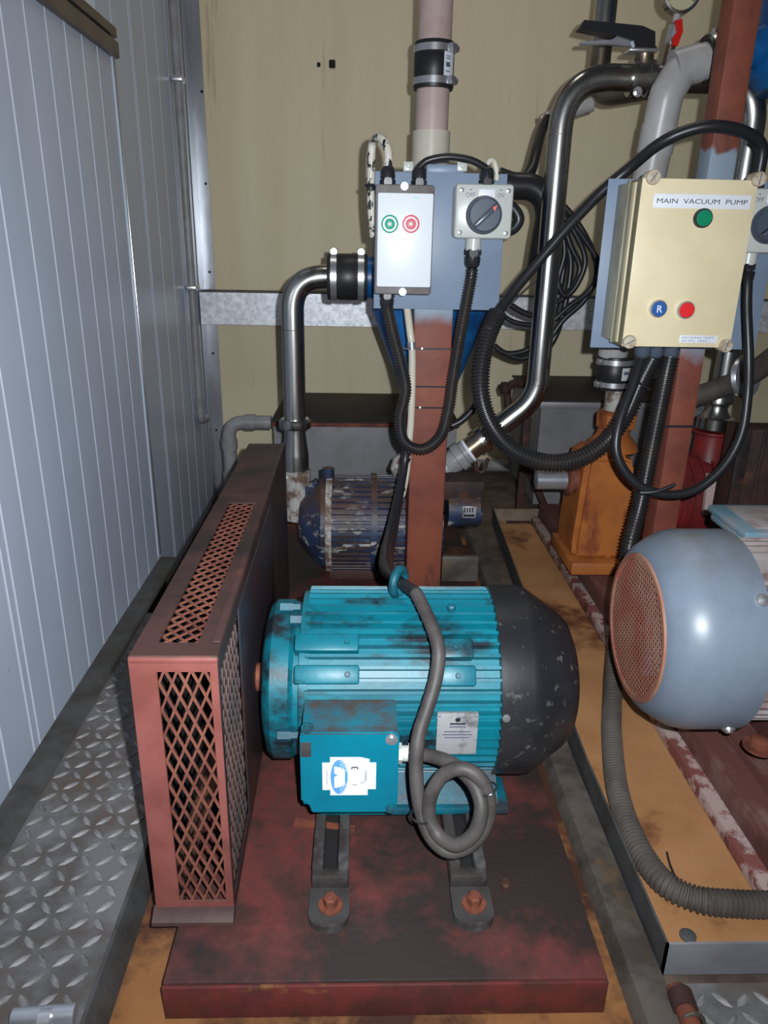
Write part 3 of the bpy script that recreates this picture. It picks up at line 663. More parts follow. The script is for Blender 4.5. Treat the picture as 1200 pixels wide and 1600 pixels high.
# nameplate, riveted to the fins
p, n = onmotor(714, 1147, .1335); tv = n.cross(X)
mw = Matrix.Translation(p) @ Matrix((X, tv, n)).transposed().to_4x4()
if tv.z < 0: tv = -tv; mw = Matrix.Translation(p) @ Matrix((-X, tv, n)).transposed().to_4x4()
npl = part('nameplate', MB().box((-.0265, -.031, -.006), (.0265, .031, .001), .001, mw), 'plate_silver', tm)
part('plate_emblem', MB().lathe([(0, .0036), (.0006, .003)], p+n*.001+tv*.0225, n, 14), 'ink', npl)
for k, (wd, m_) in enumerate(((.010, 'ink'), (.0105, 'ink_soft'), (.017, 'ink_soft'), (.019, 'ink_soft'), (.016, 'ink_soft'))):
    c = p+n*.001+tv*(.0165-.0045*k-(.003 if k > 1 else 0))
    mm = Matrix.Translation(c) @ Matrix((X, n.cross(X), n)).transposed().to_4x4()
    part('plate_line', MB().box((-wd, -.0008 if k else -.0011, -.0002), (wd, .0008 if k else .0011, .0004), 0, mm), m_, npl)
for sx in (-1, 1):
    for sy in (-1, 1): part('plate_rivet', MB().lathe([(0, .0016), (.0008, .001)], p+n*.001+X*.0235*sx+tv*.028*sy, n, 8), 'clamp', npl)
p, n = onmotor(791, 1122, .1345)
part('cowl_screw', MB().lathe([(0, .0055), (.002, .005), (.0025, .002)], p, n, 14), 'clamp', tm)
# cable gland on the box's right side
gz = P(633, 1177, y=.765).z
part('cable_gland', MB().lathe([(0, .013), (.006, .013)], (bx1-.001, .765, gz), X, 6).lathe([(.006, .010), (.014, .010)], (bx1-.001, .765, gz), X, 16).lathe([(.014, .0125), (.024, .0115), (.028, .008)], (bx1-.001, .765, gz), X, 8), 'plastic_lgrey', tbx)

# the motor's cable: off the post, through the eyebolt, over the fins, coiled, into the box
pts = [P(637, 690, y=1.455), P(632, 725, y=1.45), P(622, 780, y=1.40), P(612, 830, y=1.32), P(604, 868, y=1.22), P(606, 893, y=1.08), P(624, 909, y=.945), P(650, 926, y=.885),
       P(672, 972, y=.835), P(685, 1015, y=.802), P(681, 1060, y=.785), P(668, 1105, y=.766), P(654, 1150, y=.745), P(650, 1200, y=.730), P(655, 1255, y=.716), P(672, 1305, y=.700), P(702, 1330, y=.690), P(738, 1318, y=.690),
       P(760, 1285, y=.690), P(764, 1248, y=.694), P(748, 1215, y=.700), P(722, 1201, y=.706), P(694, 1210, y=.712), P(674, 1240, y=.712), P(670, 1275, y=.706), P(686, 1306, y=.694), P(714, 1320, y=.678),
       P(742, 1300, y=.676), P(752, 1262, y=.684), P(742, 1228, y=.70), P(722, 1205, y=.720), P(700, 1190, y=.738), P(676, 1182, y=.755), P(655, 1178, y=.765), V((bx1+.026, .765, gz))]
mc = thing('motor_cable', 'thick dusty grey cable coiled beside the teal terminal box', 'cable', (pts[16].x, .70, .09))
part('upper_sheath', MB().tube(pts[:8], .010, 12, 8, rf=lambda i, d: .0085+.0045*max(0, min(1, (d-.05)/.22))*(1 if d < .42 else max(0, 1-(d-.42)/.1))), 'cable', mc, label='black upper length hanging down the post')
part('sheath', MB().tube(pts[7:], .0088, 12, 8), 'cable_grey', mc)
for q, ax in ((P(658, 1275, y=.708), (.15, 0, 1)), (P(762, 1233, y=.694), (-.45, 0, 1)), (P(753, 1240, y=.698), (-.4, 0, 1))):
    part('cable_tie', MB().torus(q, ax, .0125 if ax[0] > 0 else .0105, .0014, 20, 6), 'plastic_black', mc)

# ================================================================== BLUE PUMP
py_, pz_, pr = 1.665, .168, .112
bp = thing('vacuum_pump', 'flaking blue ribbed pump behind the rusty post', 'pump', (.05, py_, .05))
rib = []; x = 0
x0b, x1b = P(512, 820, y=1.56).x, .335
prof = [(0, pr*.90), (.0, pr)]
k = .006
while k < .205:
    prof += [(k, pr*.955), (k+.004, pr*1.0), (k+.009, pr*1.0), (k+.0125, pr*.955)]; k += .0155
prof = [(0, .05), (0, pr*.985), (.205, pr*.985), (.205, .05)]
part('casing', MB().lathe(prof, (x0b, py_, pz_), X, 56), 'blue_pump', bp)
nrib = 48
g = finned(py_, pz_, pr*.975, pr*1.035, nrib, .0075, x0b+.006, x0b+.098, .1)
part('ribs', g, 'blue_pump', bp, ang=25)
part('ribs', finned(py_, pz_, pr*.975, pr*1.035, nrib, .0075, x0b+.112, x0b+.198, .1), 'blue_pump', bp, ang=25)
for xx in (-.006, .098, .198):
    part('band', MB().lathe([(0, pr*.95), (0, pr*1.075), (.014, pr*1.075), (.014, pr*.95)], (x0b+xx, py_, pz_), X, 56), 'blue_pump' if xx > 0 else 'flake_white', bp)
part('inlet_housing', MB().lathe([(0, .030), (.002, .050), (.020, .072), (.055, pr*.97), (.066, pr*.97)], (x0b-.072, py_, pz_), X, 48), 'blue_pump', bp)
pa = V((-.1535, 1.70, .24))
part('inlet_neck', MB().lathe([(0, .034), (.04, .029), (.085, .029), (.100, .0315), (.122, .0315)], V((-.150, 1.697, pz_)), V((-.004, 0, 1)), 28), 'flake_white', bp)
part('neck_web', MB().prism([(0, .24), (.045, .272), (.06, .25), (.06, .17), (0, .17)], (-.15, 1.675, 0), X, Z, (0, .02, 0)), 'blue_pump', bp)
part('lug', MB().lathe([(0, .014), (.03, .014)], (x0b-.002, py_-.01, pz_+pr*.98), Z, 12), 'blue_pump', bp)
sx0 = x0b+.205
part('gear_end', MB().lathe([(0, .085), (.06, .085), (.06, .05)], (sx0, py_, pz_), X, 40), 'blue_pump', bp)
s0, s1 = P(700, 800, y=1.60), P(752, 800, y=1.60)
ec_ = part('end_cylinder', MB().lathe([(0, .040), (s1.x-s0.x-.004, .040), (s1.x-s0.x, .036), (s1.x-s0.x, .01)], (s0.x, 1.62, P(725, 805, y=1.58).z), X, 36), 'blue_pump', bp)
c = P(733, 800, y=1.579)
pl_ = part('pump_plate', MB().box(c-V((.016, .002, .014)), c+V((.016, .003, .014)), .001), 'plate_silver', bp)
part('plate_print', MB().box(c+V((-.013, -.0026, -.011)), c+V((.013, -.0020, -.005))), 'ink', pl_)
for k in range(4): part('plate_print', MB().box(c+V((-.012+.006*k, -.0026, .0)), c+V((-.009+.006*k, -.0020, .011))), 'ink', pl_)
t0, t1 = P(690, 765, y=1.66), P(750, 765, y=1.66)
part('end_cover', MB().box((t0.x-.03, 1.60, P(720, 778, y=1.62).z), (t1.x, 1.76, P(720, 768, y=1.62).z+.03), .004), 'rust_dark', bp)
part('pump_foot', MB().box((x0b, py_-.07, .05), (x0b+.20, py_+.07, .075), .003).box((s0.x, 1.60, .05), (s1.x-.004, 1.72, .09), .003), 'rust_dark', bp)
part('pump_foot', MB().box((s0.x-.01, 1.585, .05), (s1.x, 1.60, .115), .003), 'steel_dark', bp)
# outlet union towards the big stainless pipe
ue = P(720, 713, y=1.70); ud = (P(745, 695, y=1.70)-ue).normalized(); uq = P(706, 752, y=1.675)
part('outlet_union', MB().lathe([(-.040, .026), (-.034, .030), (-.012, .030), (-.010, .036), (.008, .036), (.010, .031), (.022, .031)], ue, ud, 10), 'pvc_grey', bp)
part('union_seal', MB().lathe([(.021, .0305), (.021, .032), (.027, .031), (.027, .027)], ue, ud, 24), 'paper', bp)
part('outlet_elbow', MB().tube(bend([ue-ud*.032, ue-ud*.05, V((ue.x-.048, 1.675, .24))], .03), .0255, 20, 0), 'pvc_grey', bp)
part('elbow_sealant', MB().lathe([(0, .02), (.02, .034), (.045, .03), (.06, .018)], P(628, 735, y=1.66)-Z*.02, (.2, 0, 1), 12), 'flake_white', bp)

# ================================================================== STAINLESS PIPE FROM PUMP TO SEPARATOR
ax_ = -.1535
zt = P(490, 432, y=1.70).z
th = thing('stainless_riser', 'polished stainless elbow pipe rising from the blue pump to the black coupling', 'pipe', (ax_, 1.70, .26))
zlo = P(465, 655, y=1.70).z
xr = P(512, 430, y=1.70).x
part('riser_tube', MB().tube(bend([(ax_, 1.70, zlo), (ax_, 1.70, zt), (xr+.03, 1.70, zt)], .075, 14), .0255, 32, 0), 'ss', th)
for k in (P(465, 515, y=1.70).z,):
    part('weld_ring', MB().torus((ax_, 1.70, k), Z, .0254, .0007, 32, 6), 'ss_brown', th)
zr = zlo
part('union_nut', MB().lathe([(0, .026), (0, .036), (.004, .0375), (.016, .0375), (.022, .032), (.022, .027)], (ax_, 1.70, zr-.020), Z, 32), 'ss', th)
part('reducer', MB().lathe([(0, .030), (.035, .0305), (.042, .0300), (.088, .0245), (.104, .0245)], (ax_, 1.70, zr-.124), Z, 32), 'ss', th)
part('sealing_band', MB().lathe([(0, .0305), (0, .032), (.014, .031), (.014, .03)], (ax_, 1.70, zr-.138), Z, 28), 'paper', th)
rc = thing('rubber_coupling', 'black rubber pipe coupling with steel clamps left of the control board', 'coupling', (xr, 1.70, zt))
xe = P(574, 430, y=1.70).x
coupling(rc, (xr, 1.70, zt), X, xe-xr, .0475, Z)

# ================================================================== BLUE SEPARATOR AND ITS PVC OUTLET
cx, cy, cr = .158, 1.752, .136
cs = thing('cyclone_separator', 'blue painted separator cone hidden behind the grey control board', 'separator', (cx, cy, .29))
zc = .66
part('cone_body', MB().lathe([(0, .02), (0, .024), (.09, .026), (zc-.29, cr), (zc-.29+.255, cr), (zc-.29+.265, cr-.01), (zc-.29+.265, .03)], (cx, cy, .29), Z, 64), 'blue_cyclone', cs)
part('inlet_stub', MB().lathe([(0, .044), (.11, .044)], (xe-.022, 1.70, zt), X, 32), 'blue_cyclone', cs)
pv = thing('pvc_riser', 'pinkish PVC pipe rising from the separator above the control board', 'pipe', (cx-.008, cy, .925))
pxx = P(676, 160, y=cy).x
part('riser_pipe', MB().cyl((pxx, cy, .93), (pxx, cy, 1.42), .0345, seg=40), 'pvc_pink', pv)
zs = P(676, 206, y=cy).z
part('socket', MB().lathe([(0, .035), (0, .040), (zs-.925, .040), (zs-.925, .034)], (pxx, cy, .925), Z, 40), 'pvc_cream', pv)
rc = thing('rubber_coupling', 'black rubber coupling with white label on the pinkish PVC pipe', 'coupling', (pxx, cy, 1.06))
z0, z1 = P(678, 141, y=cy).z, P(678, 67, y=cy).z
coupling(rc, (pxx, cy, z0), Z, z1-z0, .0405, (.75, -.65, 0))
# its label bends round the sleeve
a0, a1 = R(-72), R(-36)
def arcplate(c, r, a0, a1, z0, z1, n=6):
    g = MB(); vs = []
    for k in range(n+1):
        a = a0+(a1-a0)*k/n
        for rr in (r, r+.0008):
            for z in (z0, z1): vs.append((c.x+rr*math.cos(a), c.y+rr*math.sin(a), z))
    fs = []
    for k in range(n):
        i = 4*k; j = i+4
        fs += [(i+2, j+2, j+3, i+3), (i, i+1, j+1, j), (i+1, i+3, j+3, j+1), (i, j, j+2, i+2)]
    fs += [(0, 2, 3, 1), (4*n, 4*n+1, 4*n+3, 4*n+2)]
    g.add(vs, fs); return g
zm = (z0+z1)/2
lb = part('coupling_label', arcplate(V((pxx, cy, 0)), .0420, R(-66), R(-28), zm-.022, zm+.021), 'paper', rc)
part('label_print', arcplate(V((pxx, cy, 0)), .0427, R(-60), R(-46), zm-.006, zm+.002), 'ink_soft', lb)
for k in (-.015, .008, .012): part('label_print', arcplate(V((pxx, cy, 0)), .0427, R(-60), R(-46), zm+k, zm+k+.0015), 'ink_soft', lb)

# ================================================================== CENTRE POST AND CONTROL BOARD
yp = 1.470
xl, xr_ = P(645, 560, y=yp).x, P(705, 560, y=yp).x
po = thing('board_post', 'rust-brown square steel post with blue-grey mounting board above the teal motor', 'post', ((xl+xr_)/2, yp+.036, .05))
ytop = P(690, 262, y=yp).z
part('post_tube', MB().box((xl, yp, .062), (xr_, yp+.074, ytop-.004), .004), post_mat('rust_post_grey_band', (.60, 2.0), .05), po)
part('post_foot', MB().box((xl-.03, yp-.015, .05), (xr_+.03, yp+.09, .062), .002), 'rust_dark', po)
yb_ = yp-.004
q = [P(587, 266, y=yb_), P(793, 273, y=yb_), P(779, 486, y=yb_), P(583, 481, y=yb_)]
bl, br, btop, bbot = (q[0].x+q[3].x)/2, (q[1].x+q[2].x)/2, (q[0].z+q[1].z)/2, (q[2].z+q[3].z)/2
bd = part('mounting_board', MB().box((bl, yb_, bbot), (br, yb_+.003, btop), .001), 'board_grey', po)
part('board_lip', MB().box((P(667, 260, y=yb_).x, yb_+.003, btop-.002), (P(726, 260, y=yb_).x, yp+.07, ytop+.006), .003), 'board_grey', po)
for px, py in ((638, 262), (722, 262)):
    c = P(px, py, y=yb_-.001)
    part('hanger_tab', MB().box(c-V((.009, .0015, .006)), c+V((.009, .0015, .010)), .001).lathe([(0, .004), (.002, .003)], c+V((0, -.0015, .003)), -Y, 10), 'plastic_lgrey', bd)

# starter box
ys0, ys1 = yb_, yb_-.072
c0, c1 = P(587, 287, y=ys1+.012), P(674, 461, y=ys1+.012)
sb = thing('starter_box', 'white starter box with pale green and red buttons on grey board', 'control box', ((c0.x+c1.x)/2, ys0, c1.z))
part('box_base', MB().box((c0.x, ys1+.012, c1.z), (c1.x-.001, ys0, c0.z), .004), 'plastic_grey', sb)
f0, f1 = P(590, 300, y=ys1), P(673, 450, y=ys1)
cov = part('box_cover', MB().box((f0.x, ys1, f1.z), (f1.x, ys1+.014, f0.z), .004), 'plastic_white', sb)
for px, py, mm in ((609, 350, 'green_pale'), (642, 350, 'pink')):
    c = P(px, py, y=ys1)
    rg = part('button', MB().lathe([(-.004, .0150), (.003, .0150), (.004, .0135), (.001, .0125), (.001, .009), (.0045, .0085), (.0055, .006)], c, -Y, 28), mm, sb, label='pale green start button' if mm == 'green_pale' else 'pale red stop button')
    part('button_core', MB().lathe([(.0045, .0042), (.0065, .0040), (.007, .002)], c, -Y, 16), 'plastic_lgrey', rg)
text('maker_print', 'I', P(609, 307, y=ys1), X, Z, .006, 'ink_green', cov)
part('print_strip', MB().tube([P(644+k*1.5, 309+math.sin(k*2)*1.2, y=ys1-.0003) for k in range(9)], .0005, 4, 2), 'ink_green', cov)
for px, py in ((632, 291), (629, 456)):
    c = P(px, py, y=ys1+.011)
    part('cover_screw', MB().lathe([(0, .0075), (.003, .007), (.003, .004), (.0015, .0035)], c, -Y, 18), 'plastic_white', sb)
yg = yp-.042
for px in (606, 655): gland('top_gland', V((P(px, 285, y=yg).x, yg, c0.z-.001)), Z, sb, .0125, .032)
gland('bottom_gland', V((P(605, 465, y=yg).x, yg, c1.z+.001)), -Z, sb, .0125, .028)

# isolator switches
def isolator(label, yb, x0, x1, zt, zb, extra=None, full=True):
    d = .052; yf = yb-d
    t = thing('isolator_switch', label, 'switch', ((x0+x1)/2, yb, zb), 'rotary isolator switches on the control boards')
    part('switch_base', MB().box((x0, yf+.012, zb), (x1, yb, zt), .008), 'plastic_lgrey', t)
    part('switch_seal', MB().box((x0+.001, yf+.010, zb+.001), (x1-.001, yf+.014, zt-.001), .004), 'plastic_dgrey', t)
    cv = part('switch_cover', MB().box((x0, yf, zb), (x1, yf+.011, zt), .006), 'plastic_lgrey', t)
    cxx, cz, wd = (x0+x1)/2, (zt+zb)/2-.006, x1-x0
    kr = wd*.295
    kn = part('rotary_knob', MB().lathe([(0, kr*1.06), (.004, kr*1.06), (.006, kr), (.016, kr*.96), (.019, kr*.86), (.019, .001)], (cxx, yf, cz), -Y, 48), 'plastic_dgrey', t)
    a = R(43); dr = V((math.cos(a), 0, math.sin(a))); pr_ = V((-math.sin(a), 0, math.cos(a)))
    mw = Matrix.Translation((cxx, yf-.019, cz)) @ Matrix((dr, pr_, V((0, -1, 0)))).transposed().to_4x4()
    part('grip_bar', MB().box((-kr*.86, -kr*.20, -.002), (kr*.86, kr*.06, .007), .002, mw), 'plastic_dgrey', kn)
    part('grip_groove', MB().box((-kr*.85, kr*.06, -.002), (kr*.85, kr*.12, .0006), 0, mw), 'plastic_black', kn)
    part('pointer', MB().prism([(kr*.48, -kr*.20), (kr*.80, -kr*.06), (kr*.55, kr*.05)], (cxx, yf-.0262, cz), dr, pr_, (0, -.0006, 0)), 'red_mark', kn)
    for sx in (x0+.010, x1-.010):
        for sz in (zb+.010, zt-.011):
            part('cover_screw', MB().lathe([(0, .0042), (.0015, .004), (.0022, .002)], (sx, yf, sz), -Y, 14), 'clamp', t)
    text('off_print', 'OFF', V((cxx-wd*.245, yf, zt-.0185)), X, Z, .0075, 'ink_soft', cv, .0165)
    text('on_print', 'ON', V((cxx+wd*.275, yf, zt-.0185)), X, Z, .0070, 'ink_soft', cv, .0115)
    part('label_strip', MB().box((cxx-.011, yf-.0006, zt-.023), (cxx+.018, yf+.001, zt-.009), .0003), 'paper', cv)
    for sx in (-.245, .275): part('print_dot', MB().lathe([(0, .0014), (.0003, .0014)], (cxx+wd*sx, yf, zt-.010), -Y, 8), 'ink_soft', cv)
    part('spigot', MB().lathe([(0, .0145), (.022, .0145)], (cxx-.012, yb-.026, zb+.002), -Z, 24), 'plastic_lgrey', t)
    gland('switch_gland', V((cxx-.012, yb-.026, zb-.018)), -Z, t, .0145, .034)
    return t
a, b = P(713, 286, y=yb_-.052), P(798, 374, y=yb_-.052)
isw = isolator('light grey rotary isolator switch beside the white starter box', yb_, a.x, b.x, a.z, b.z)
xgi = (a.x+b.x)/2
gland('switch_gland', V((xgi+.004, yg, a.z-.002)), Z, isw, .0125, .030)
zi = b.z-.05
xi_ = xgi-.012

# flexible loop between starter and isolator
pts = [V((P(605, 465, y=yg).x, yg, c1.z-.022)), P(614, 520, y=1.425), P(627, 570, y=1.425), P(634, 610, y=1.425), P(625, 655, y=1.42), P(632, 690, y=1.415), P(660, 702, y=1.41), P(688, 682, y=1.41), P(701, 640, y=1.41), P(708, 590, y=1.415), P(720, 520, y=1.43), P(735, 440, y=1.44), V((xi_, yb_-.026, zi-.001))]
lc = thing('conduit_loop', 'black corrugated conduit loop hanging below the centre control board', 'conduit', pts[6])
part('corrugated_tube', MB().corr(pts, .0118, .0052), 'conduit_black', lc, ang=60)
# cable between the two boxes
xa = P(655, 265, y=yg).x
pts = [V((xa, yg, c0.z+.028)), P(668, 251, y=yg-.004), P(700, 245, y=yg-.006), P(735, 250, y=yg-.004), P(758, 262, y=yg), V((xgi+.004, yg, a.z+.024))]
single('link_cable', MB().tube(pts, .0062, 12), 'cable', 'short black cable arching from starter box to isolator', 'cable')
pq = [P(762, 262, y=yg+.012), P(765, 252, y=yg+.014), P(772, 253, y=yg+.018), P(776, 268, y=yg+.02), P(776, 282, y=yg+.022)]
single('flecked_loop', MB().tube(pq, .0050, 10), 'speckle', 'short white and black flecked loop behind the isolator top gland', 'conduit')
# flecked conduit up and over the back of the board
pts = [V((P(606, 260, y=yg).x, yg, c0.z+.028)), P(607, 240, y=yg), P(600, 221, y=yg+.01), P(590, 215, y=yg+.03), P(582, 226, y=yp+.01), P(580, 260, y=yp+.012), P(580, 320, y=yp+.012), P(584, 370, y=yp+.02)]
fc = thing('flecked_conduit', 'white conduit with black flecks looping over left top of control board', 'conduit', pts[0])
part('flecked_tube', MB().tube(pts, .0075, 12), 'speckle', fc)
part('conduit_clip', MB().torus(P(580, 290, y=yp+.012), Z, .0095, .003, 16, 8), 'plastic_black', fc)
# white conduit down the post
wc = thing('white_conduit', 'thin white conduit strapped to the left face of the rusty post', 'conduit', P(637, 720, y=1.455))
part('white_tube', MB().tube([P(636, 480, y=1.475), P(641, 520, y=1.458), P(644, 545, y=1.456), P(644, 600, y=1.456), P(642, 660, y=1.456), P(638, 705, y=1.455)], .0072, 12), 'pvc_cream', wc)
part('joint_sleeve', MB().cyl(P(643, 534, y=1.457), P(644, 546, y=1.457), .0085), 'clamp', wc)
part('frayed_tube', MB().tube([P(638, 712, y=1.458), P(634, 745, y=1.458), P(628, 775, y=1.46)], .0075, 10), 'speckle', wc)
for k, py in enumerate((545, 604, 637)):
    zz = P(672, py, y=yp).z
    part('strap_tie', MB().box((xl-.024, yp-.0025, zz-.0016), (xr_+.003, yp-.0008, zz+.0016)).box((xl-.026, yp-.030, zz-.0014), (xl-.024, yp, zz+.0014)), 'plastic_black', wc)
    if k != 1: part('tie_head', MB().box((xl+.015, yp-.006, zz-.003), (xl+.020, yp-.001, zz+.003), .0008), 'clamp', wc)
# ================================================================== BIG STAINLESS PIPE WITH VALVE
yb2 = 1.70
th = thing('stainless_header', 'large polished stainless pipe curving down from the butterfly valve to the blue pump', 'pipe', P(735, 700, y=yb2))
xv = (P(874, 300, y=yb2).x+P(834, 590, y=yb2).x)/2
ztop = P(985, 122, y=yb2).z
zbend = P(838, 622, y=yb2).z
e = P(722, 711.5, y=yb2)
xR = P(1183, 150, y=yb2).x
pts = bend([e, (xv, yb2, zbend), (xv, yb2, ztop), (P(1000, 122, y=yb2).x, yb2, ztop)], .102, 16)
part('bent_tube', MB().tube(pts, .0255, 32, 0), 'ss', th)
for q, ax in ((V((xv, yb2, P(872, 212, y=yb2).z)), Z), (V((xv, yb2, P(840, 600, y=yb2).z)), Z)):
    part('weld_ring', MB().torus(q, ax, .0254, .0007, 32, 6), 'ss_brown', th)
d = (V((xv, yb2, zbend))-e).normalized()
part('pipe_clamp', MB().lathe([(0, .026), (0, .033), (.014, .033), (.014, .026)], e+d*.056, d, 28), 'ss', th)
part('pipe_end', MB().lathe([(.026, .0265), (.026, .0275), (.056, .0275), (.056, .0265)], e, d, 28), 'ss_brown', th)
b0 = e+d*.04
part('bracket', MB().tube(bend([b0+V((.0, -.01, -.03)), b0+V((.004, -.01, -.062)), b0+V((.022, -.01, -.066)), b0+V((.030, -.01, -.03))], .012), .005, 8, 0), 'rust_dark', th)
x1 = P(1000, 122, y=yb2).x
part('run_tube', MB().tube(bend([(x1, yb2, ztop), (xR-.0, yb2, ztop), (xR+.0, yb2, ztop-.34)], .085, 14), .0255, 28, 0), 'ss', th)
# butterfly valve on it
bv = thing('butterfly_valve', 'steel butterfly valve with black lever handle on the stainless pipe', 'valve', (x1, yb2, ztop+.05))
part('valve_body', MB().lathe([(0, .026), (0, .034), (.010, .034), (.012, .030), (.034, .030), (.036, .034), (.046, .034), (.046, .026)], (x1-.022, yb2, ztop), X, 32), 'ss', bv)
part('neck', MB().lathe([(0, .020), (.022, .018), (.03, .022), (.034, .022)], (x1+.004, yb2, ztop+.020), Z, 24), 'ss_brown', bv)
for dz in (-.03,): part('body_bolt', MB().hexbolt((x1-.012, yb2-.03, ztop+dz), -Y, .006, .008), 'clamp', bv)
hy = yb2-.01
hp = [P(902, 47, y=hy), P(910, 34, y=hy), P(1000, 43, y=hy), P(1020, 52, y=hy), P(1020, 80, y=hy), P(990, 80, y=hy), P(986, 66, y=hy), P(960, 58, y=hy), P(925, 52, y=hy)]
part('lever_handle', MB().prism([((p-hp[0]).x, (p-hp[0]).z) for p in hp][::-1], hp[0]-Y*.014, X, Z, (0, .030, 0)), 'plastic_black', bv)
tp_ = [P(906, 66, y=hy), P(955, 63, y=hy), P(966, 56, y=hy), P(970, 61, y=hy), P(976, 56, y=hy), P(990, 70, y=hy), P(990, 80, y=hy), P(984, 73, y=hy), P(950, 70, y=hy), P(906, 70, y=hy)]
part('latch_trigger', MB().prism([((p-tp_[0]).x, (p-tp_[0]).z) for p in tp_][::-1], tp_[0]-Y*.006, X, Z, (0, .014, 0)), 'alu', bv)
hd_ = P(1004, 80, y=hy)
part('indexing_plate', MB().box(hd_-V((.032, .02, .004)), hd_+V((.026, .02, .002)), .002), 'clamp', bv)
# gauge and its little red-handled cock
gp = P(1040, 100, y=yb2); gt = P(1052, 25, y=yb2)
ga = thing('pressure_gauge', 'round dial gauge on a stem above the stainless pipe, cut by photo top', 'gauge', (gp.x, yb2, ztop+.026))
part('gauge_stem', MB().cyl((gp.x, yb2, ztop+.02), (gp.x+.006, yb2, P(1047, 70, y=yb2).z), .0095), 'ss_brown', ga)
z70 = P(1047, 72, y=yb2).z; z38 = P(1050, 36, y=yb2).z; z25 = P(1052, 20, y=yb2).z
part('cock_body', MB().lathe([(0, .009), (.004, .013), (z38-z70-.004, .012), (z38-z70, .008)], (gp.x+.006, yb2, z70), V((.08, 0, 1)), 16), 'clamp', ga)
part('gauge_neck', MB().cyl((gp.x+.009, yb2, z38-.002), (gp.x+.011, yb2, z25+.004), .007), 'pvc_white', ga)
lv = [P(1050, 60, y=yb2-.016), P(1058, 50, y=yb2-.018), P(1055, 32, y=yb2-.016), P(1065, 30, y=yb2-.016), P(1066, 50, y=yb2-.016), P(1058, 72, y=yb2-.016), P(1051, 72, y=yb2-.016)]
part('cock_lever', MB().prism([((p-lv[0]).x, (p-lv[0]).z) for p in lv], lv[0]-Y*.004, X, Z, (0, .012, 0)), 'red_lever', ga)
gc = V((gp.x+.012, yb2, z25+.032))
gb = part('gauge_case', MB().lathe([(0, .030), (.004, .036), (.026, .036), (.028, .033), (.024, .031), (.024, .001)], gc+Y*.014, -Y, 40), 'ss', ga)
part('dial_face', MB().lathe([(0, .030), (.001, .030)], gc-Y*.0105, -Y, 36), 'dial', gb)
for k in range(9):
    a = R(-45+30*k-90+15); part('dial_mark', MB().box((-.001, -.0003, .022), (.001, .0003, .028), 0, Matrix.Translation(gc-Y*.0117) @ Matrix.Rotation(R(-120+30*k), 4, 'Y')), 'ink', gb)
part('dial_needle', MB().box((-.0008, -.0003, -.006), (.0008, .0003, .022), 0, Matrix.Translation(gc-Y*.0122) @ Matrix.Rotation(R(-60), 4, 'Y')), 'ink', gb)

# stained branch pipe behind
yb3 = 1.93
th = thing('branch_pipe', 'stained steel pipe dropping behind the valve and turning towards it', 'pipe', P(938, 90, y=yb3))
c = P(932, 152, y=yb3)
part('branch_tube', MB().tube(bend([V((c.x, yb3, 1.5)), V((c.x, yb3, c.z)), V((P(1010, 138, y=1.83).x, 1.83, P(1010, 138, y=1.83).z))], .045, 12), .0235, 26, 0), 'ss_brown', th)
part('branch_sleeve', MB().cyl(V((c.x, yb3, c.z+.10)), V((c.x, yb3, 1.5)), .0248, seg=26), 'ss', th)
q0, q1 = P(925, 163, y=1.98), P(852, 187, y=1.98)
th = thing('side_spout', 'short white PVC spout behind the bend of the stainless pipe', 'pipe', q1)
part('spout_tube', MB().cyl(q0, q1, .0165), 'pvc_white', th)
part('spout_tip', MB().cyl(q1+(q1-q0).normalized()*-.004, q1+(q1-q0).normalized()*.012, .012), 'pvc_pink', th)

# white PVC with elbow to the second separator
yv = 1.60
k0, k1, k2, k3 = P(1111, 93, y=yv), P(1066, 106, y=yv), P(1041, 148, y=yv), P(957, 556, y=1.68)
pv = thing('pvc_elbow_pipe', 'white PVC pipe with bend passing behind the beige control box', 'pipe', k3)
part('pipe_tube', MB().tube(bend([k0, k1, k2, k3], .05, 10), .0325, 32, 0), 'pvc_white', pv)
for a, b in ((k0.lerp(k1, .42), (k1-k0)), (k2.lerp(k3, .10), (k3-k2))):
    part('bend_socket', MB().lathe([(0, .0325), (0, .0345), (.05, .0345), (.05, .0325)], a, b, 32), 'pvc_white', pv)
rc = thing('rubber_coupling', 'black rubber coupling half hidden behind the right rusty post', 'coupling', k0)
dv = (k0-k1).normalized()
coupling(rc, k0-dv*.010, dv, .07, .0415, Z)
b2 = thing('cyclone_separator', 'blue painted separator at the upper right edge of the photo', 'separator', (k0.x+.19, yv, ztop-.05))
part('vessel_body', MB().lathe([(0, .03), (.005, .09), (.03, .112), (.42, .112), (.43, .10)], (k0.x+.195, yv, k0.z-.055), Z, 48), 'blue_cyclone', b2)
part('vessel_inlet', MB().lathe([(0, .036), (.09, .036)], k0+dv*.035, dv, 28), 'blue_cyclone', b2)
# coupling down to the orange pump
k4, k5 = P(957, 556, y=1.68), P(957, 607, y=1.68)
rc = thing('rubber_coupling', 'black rubber coupling with clamps on top of the orange pump', 'coupling', k5)
coupling(rc, V((k5.x, 1.68, k5.z)), Z, k4.z-k5.z, .0375, (-.9, -.3, 0))
zz = (k4.z+k5.z)/2
lb = part('coupling_label', arcplate(V((k5.x, 1.68, 0)), .0392, R(-84), R(-40), zz-.013, zz+.015), 'paper_grey', rc)
part('label_print', arcplate(V((k5.x, 1.68, 0)), .0400, R(-78), R(-60), zz, zz+.007), 'ink_soft', lb)

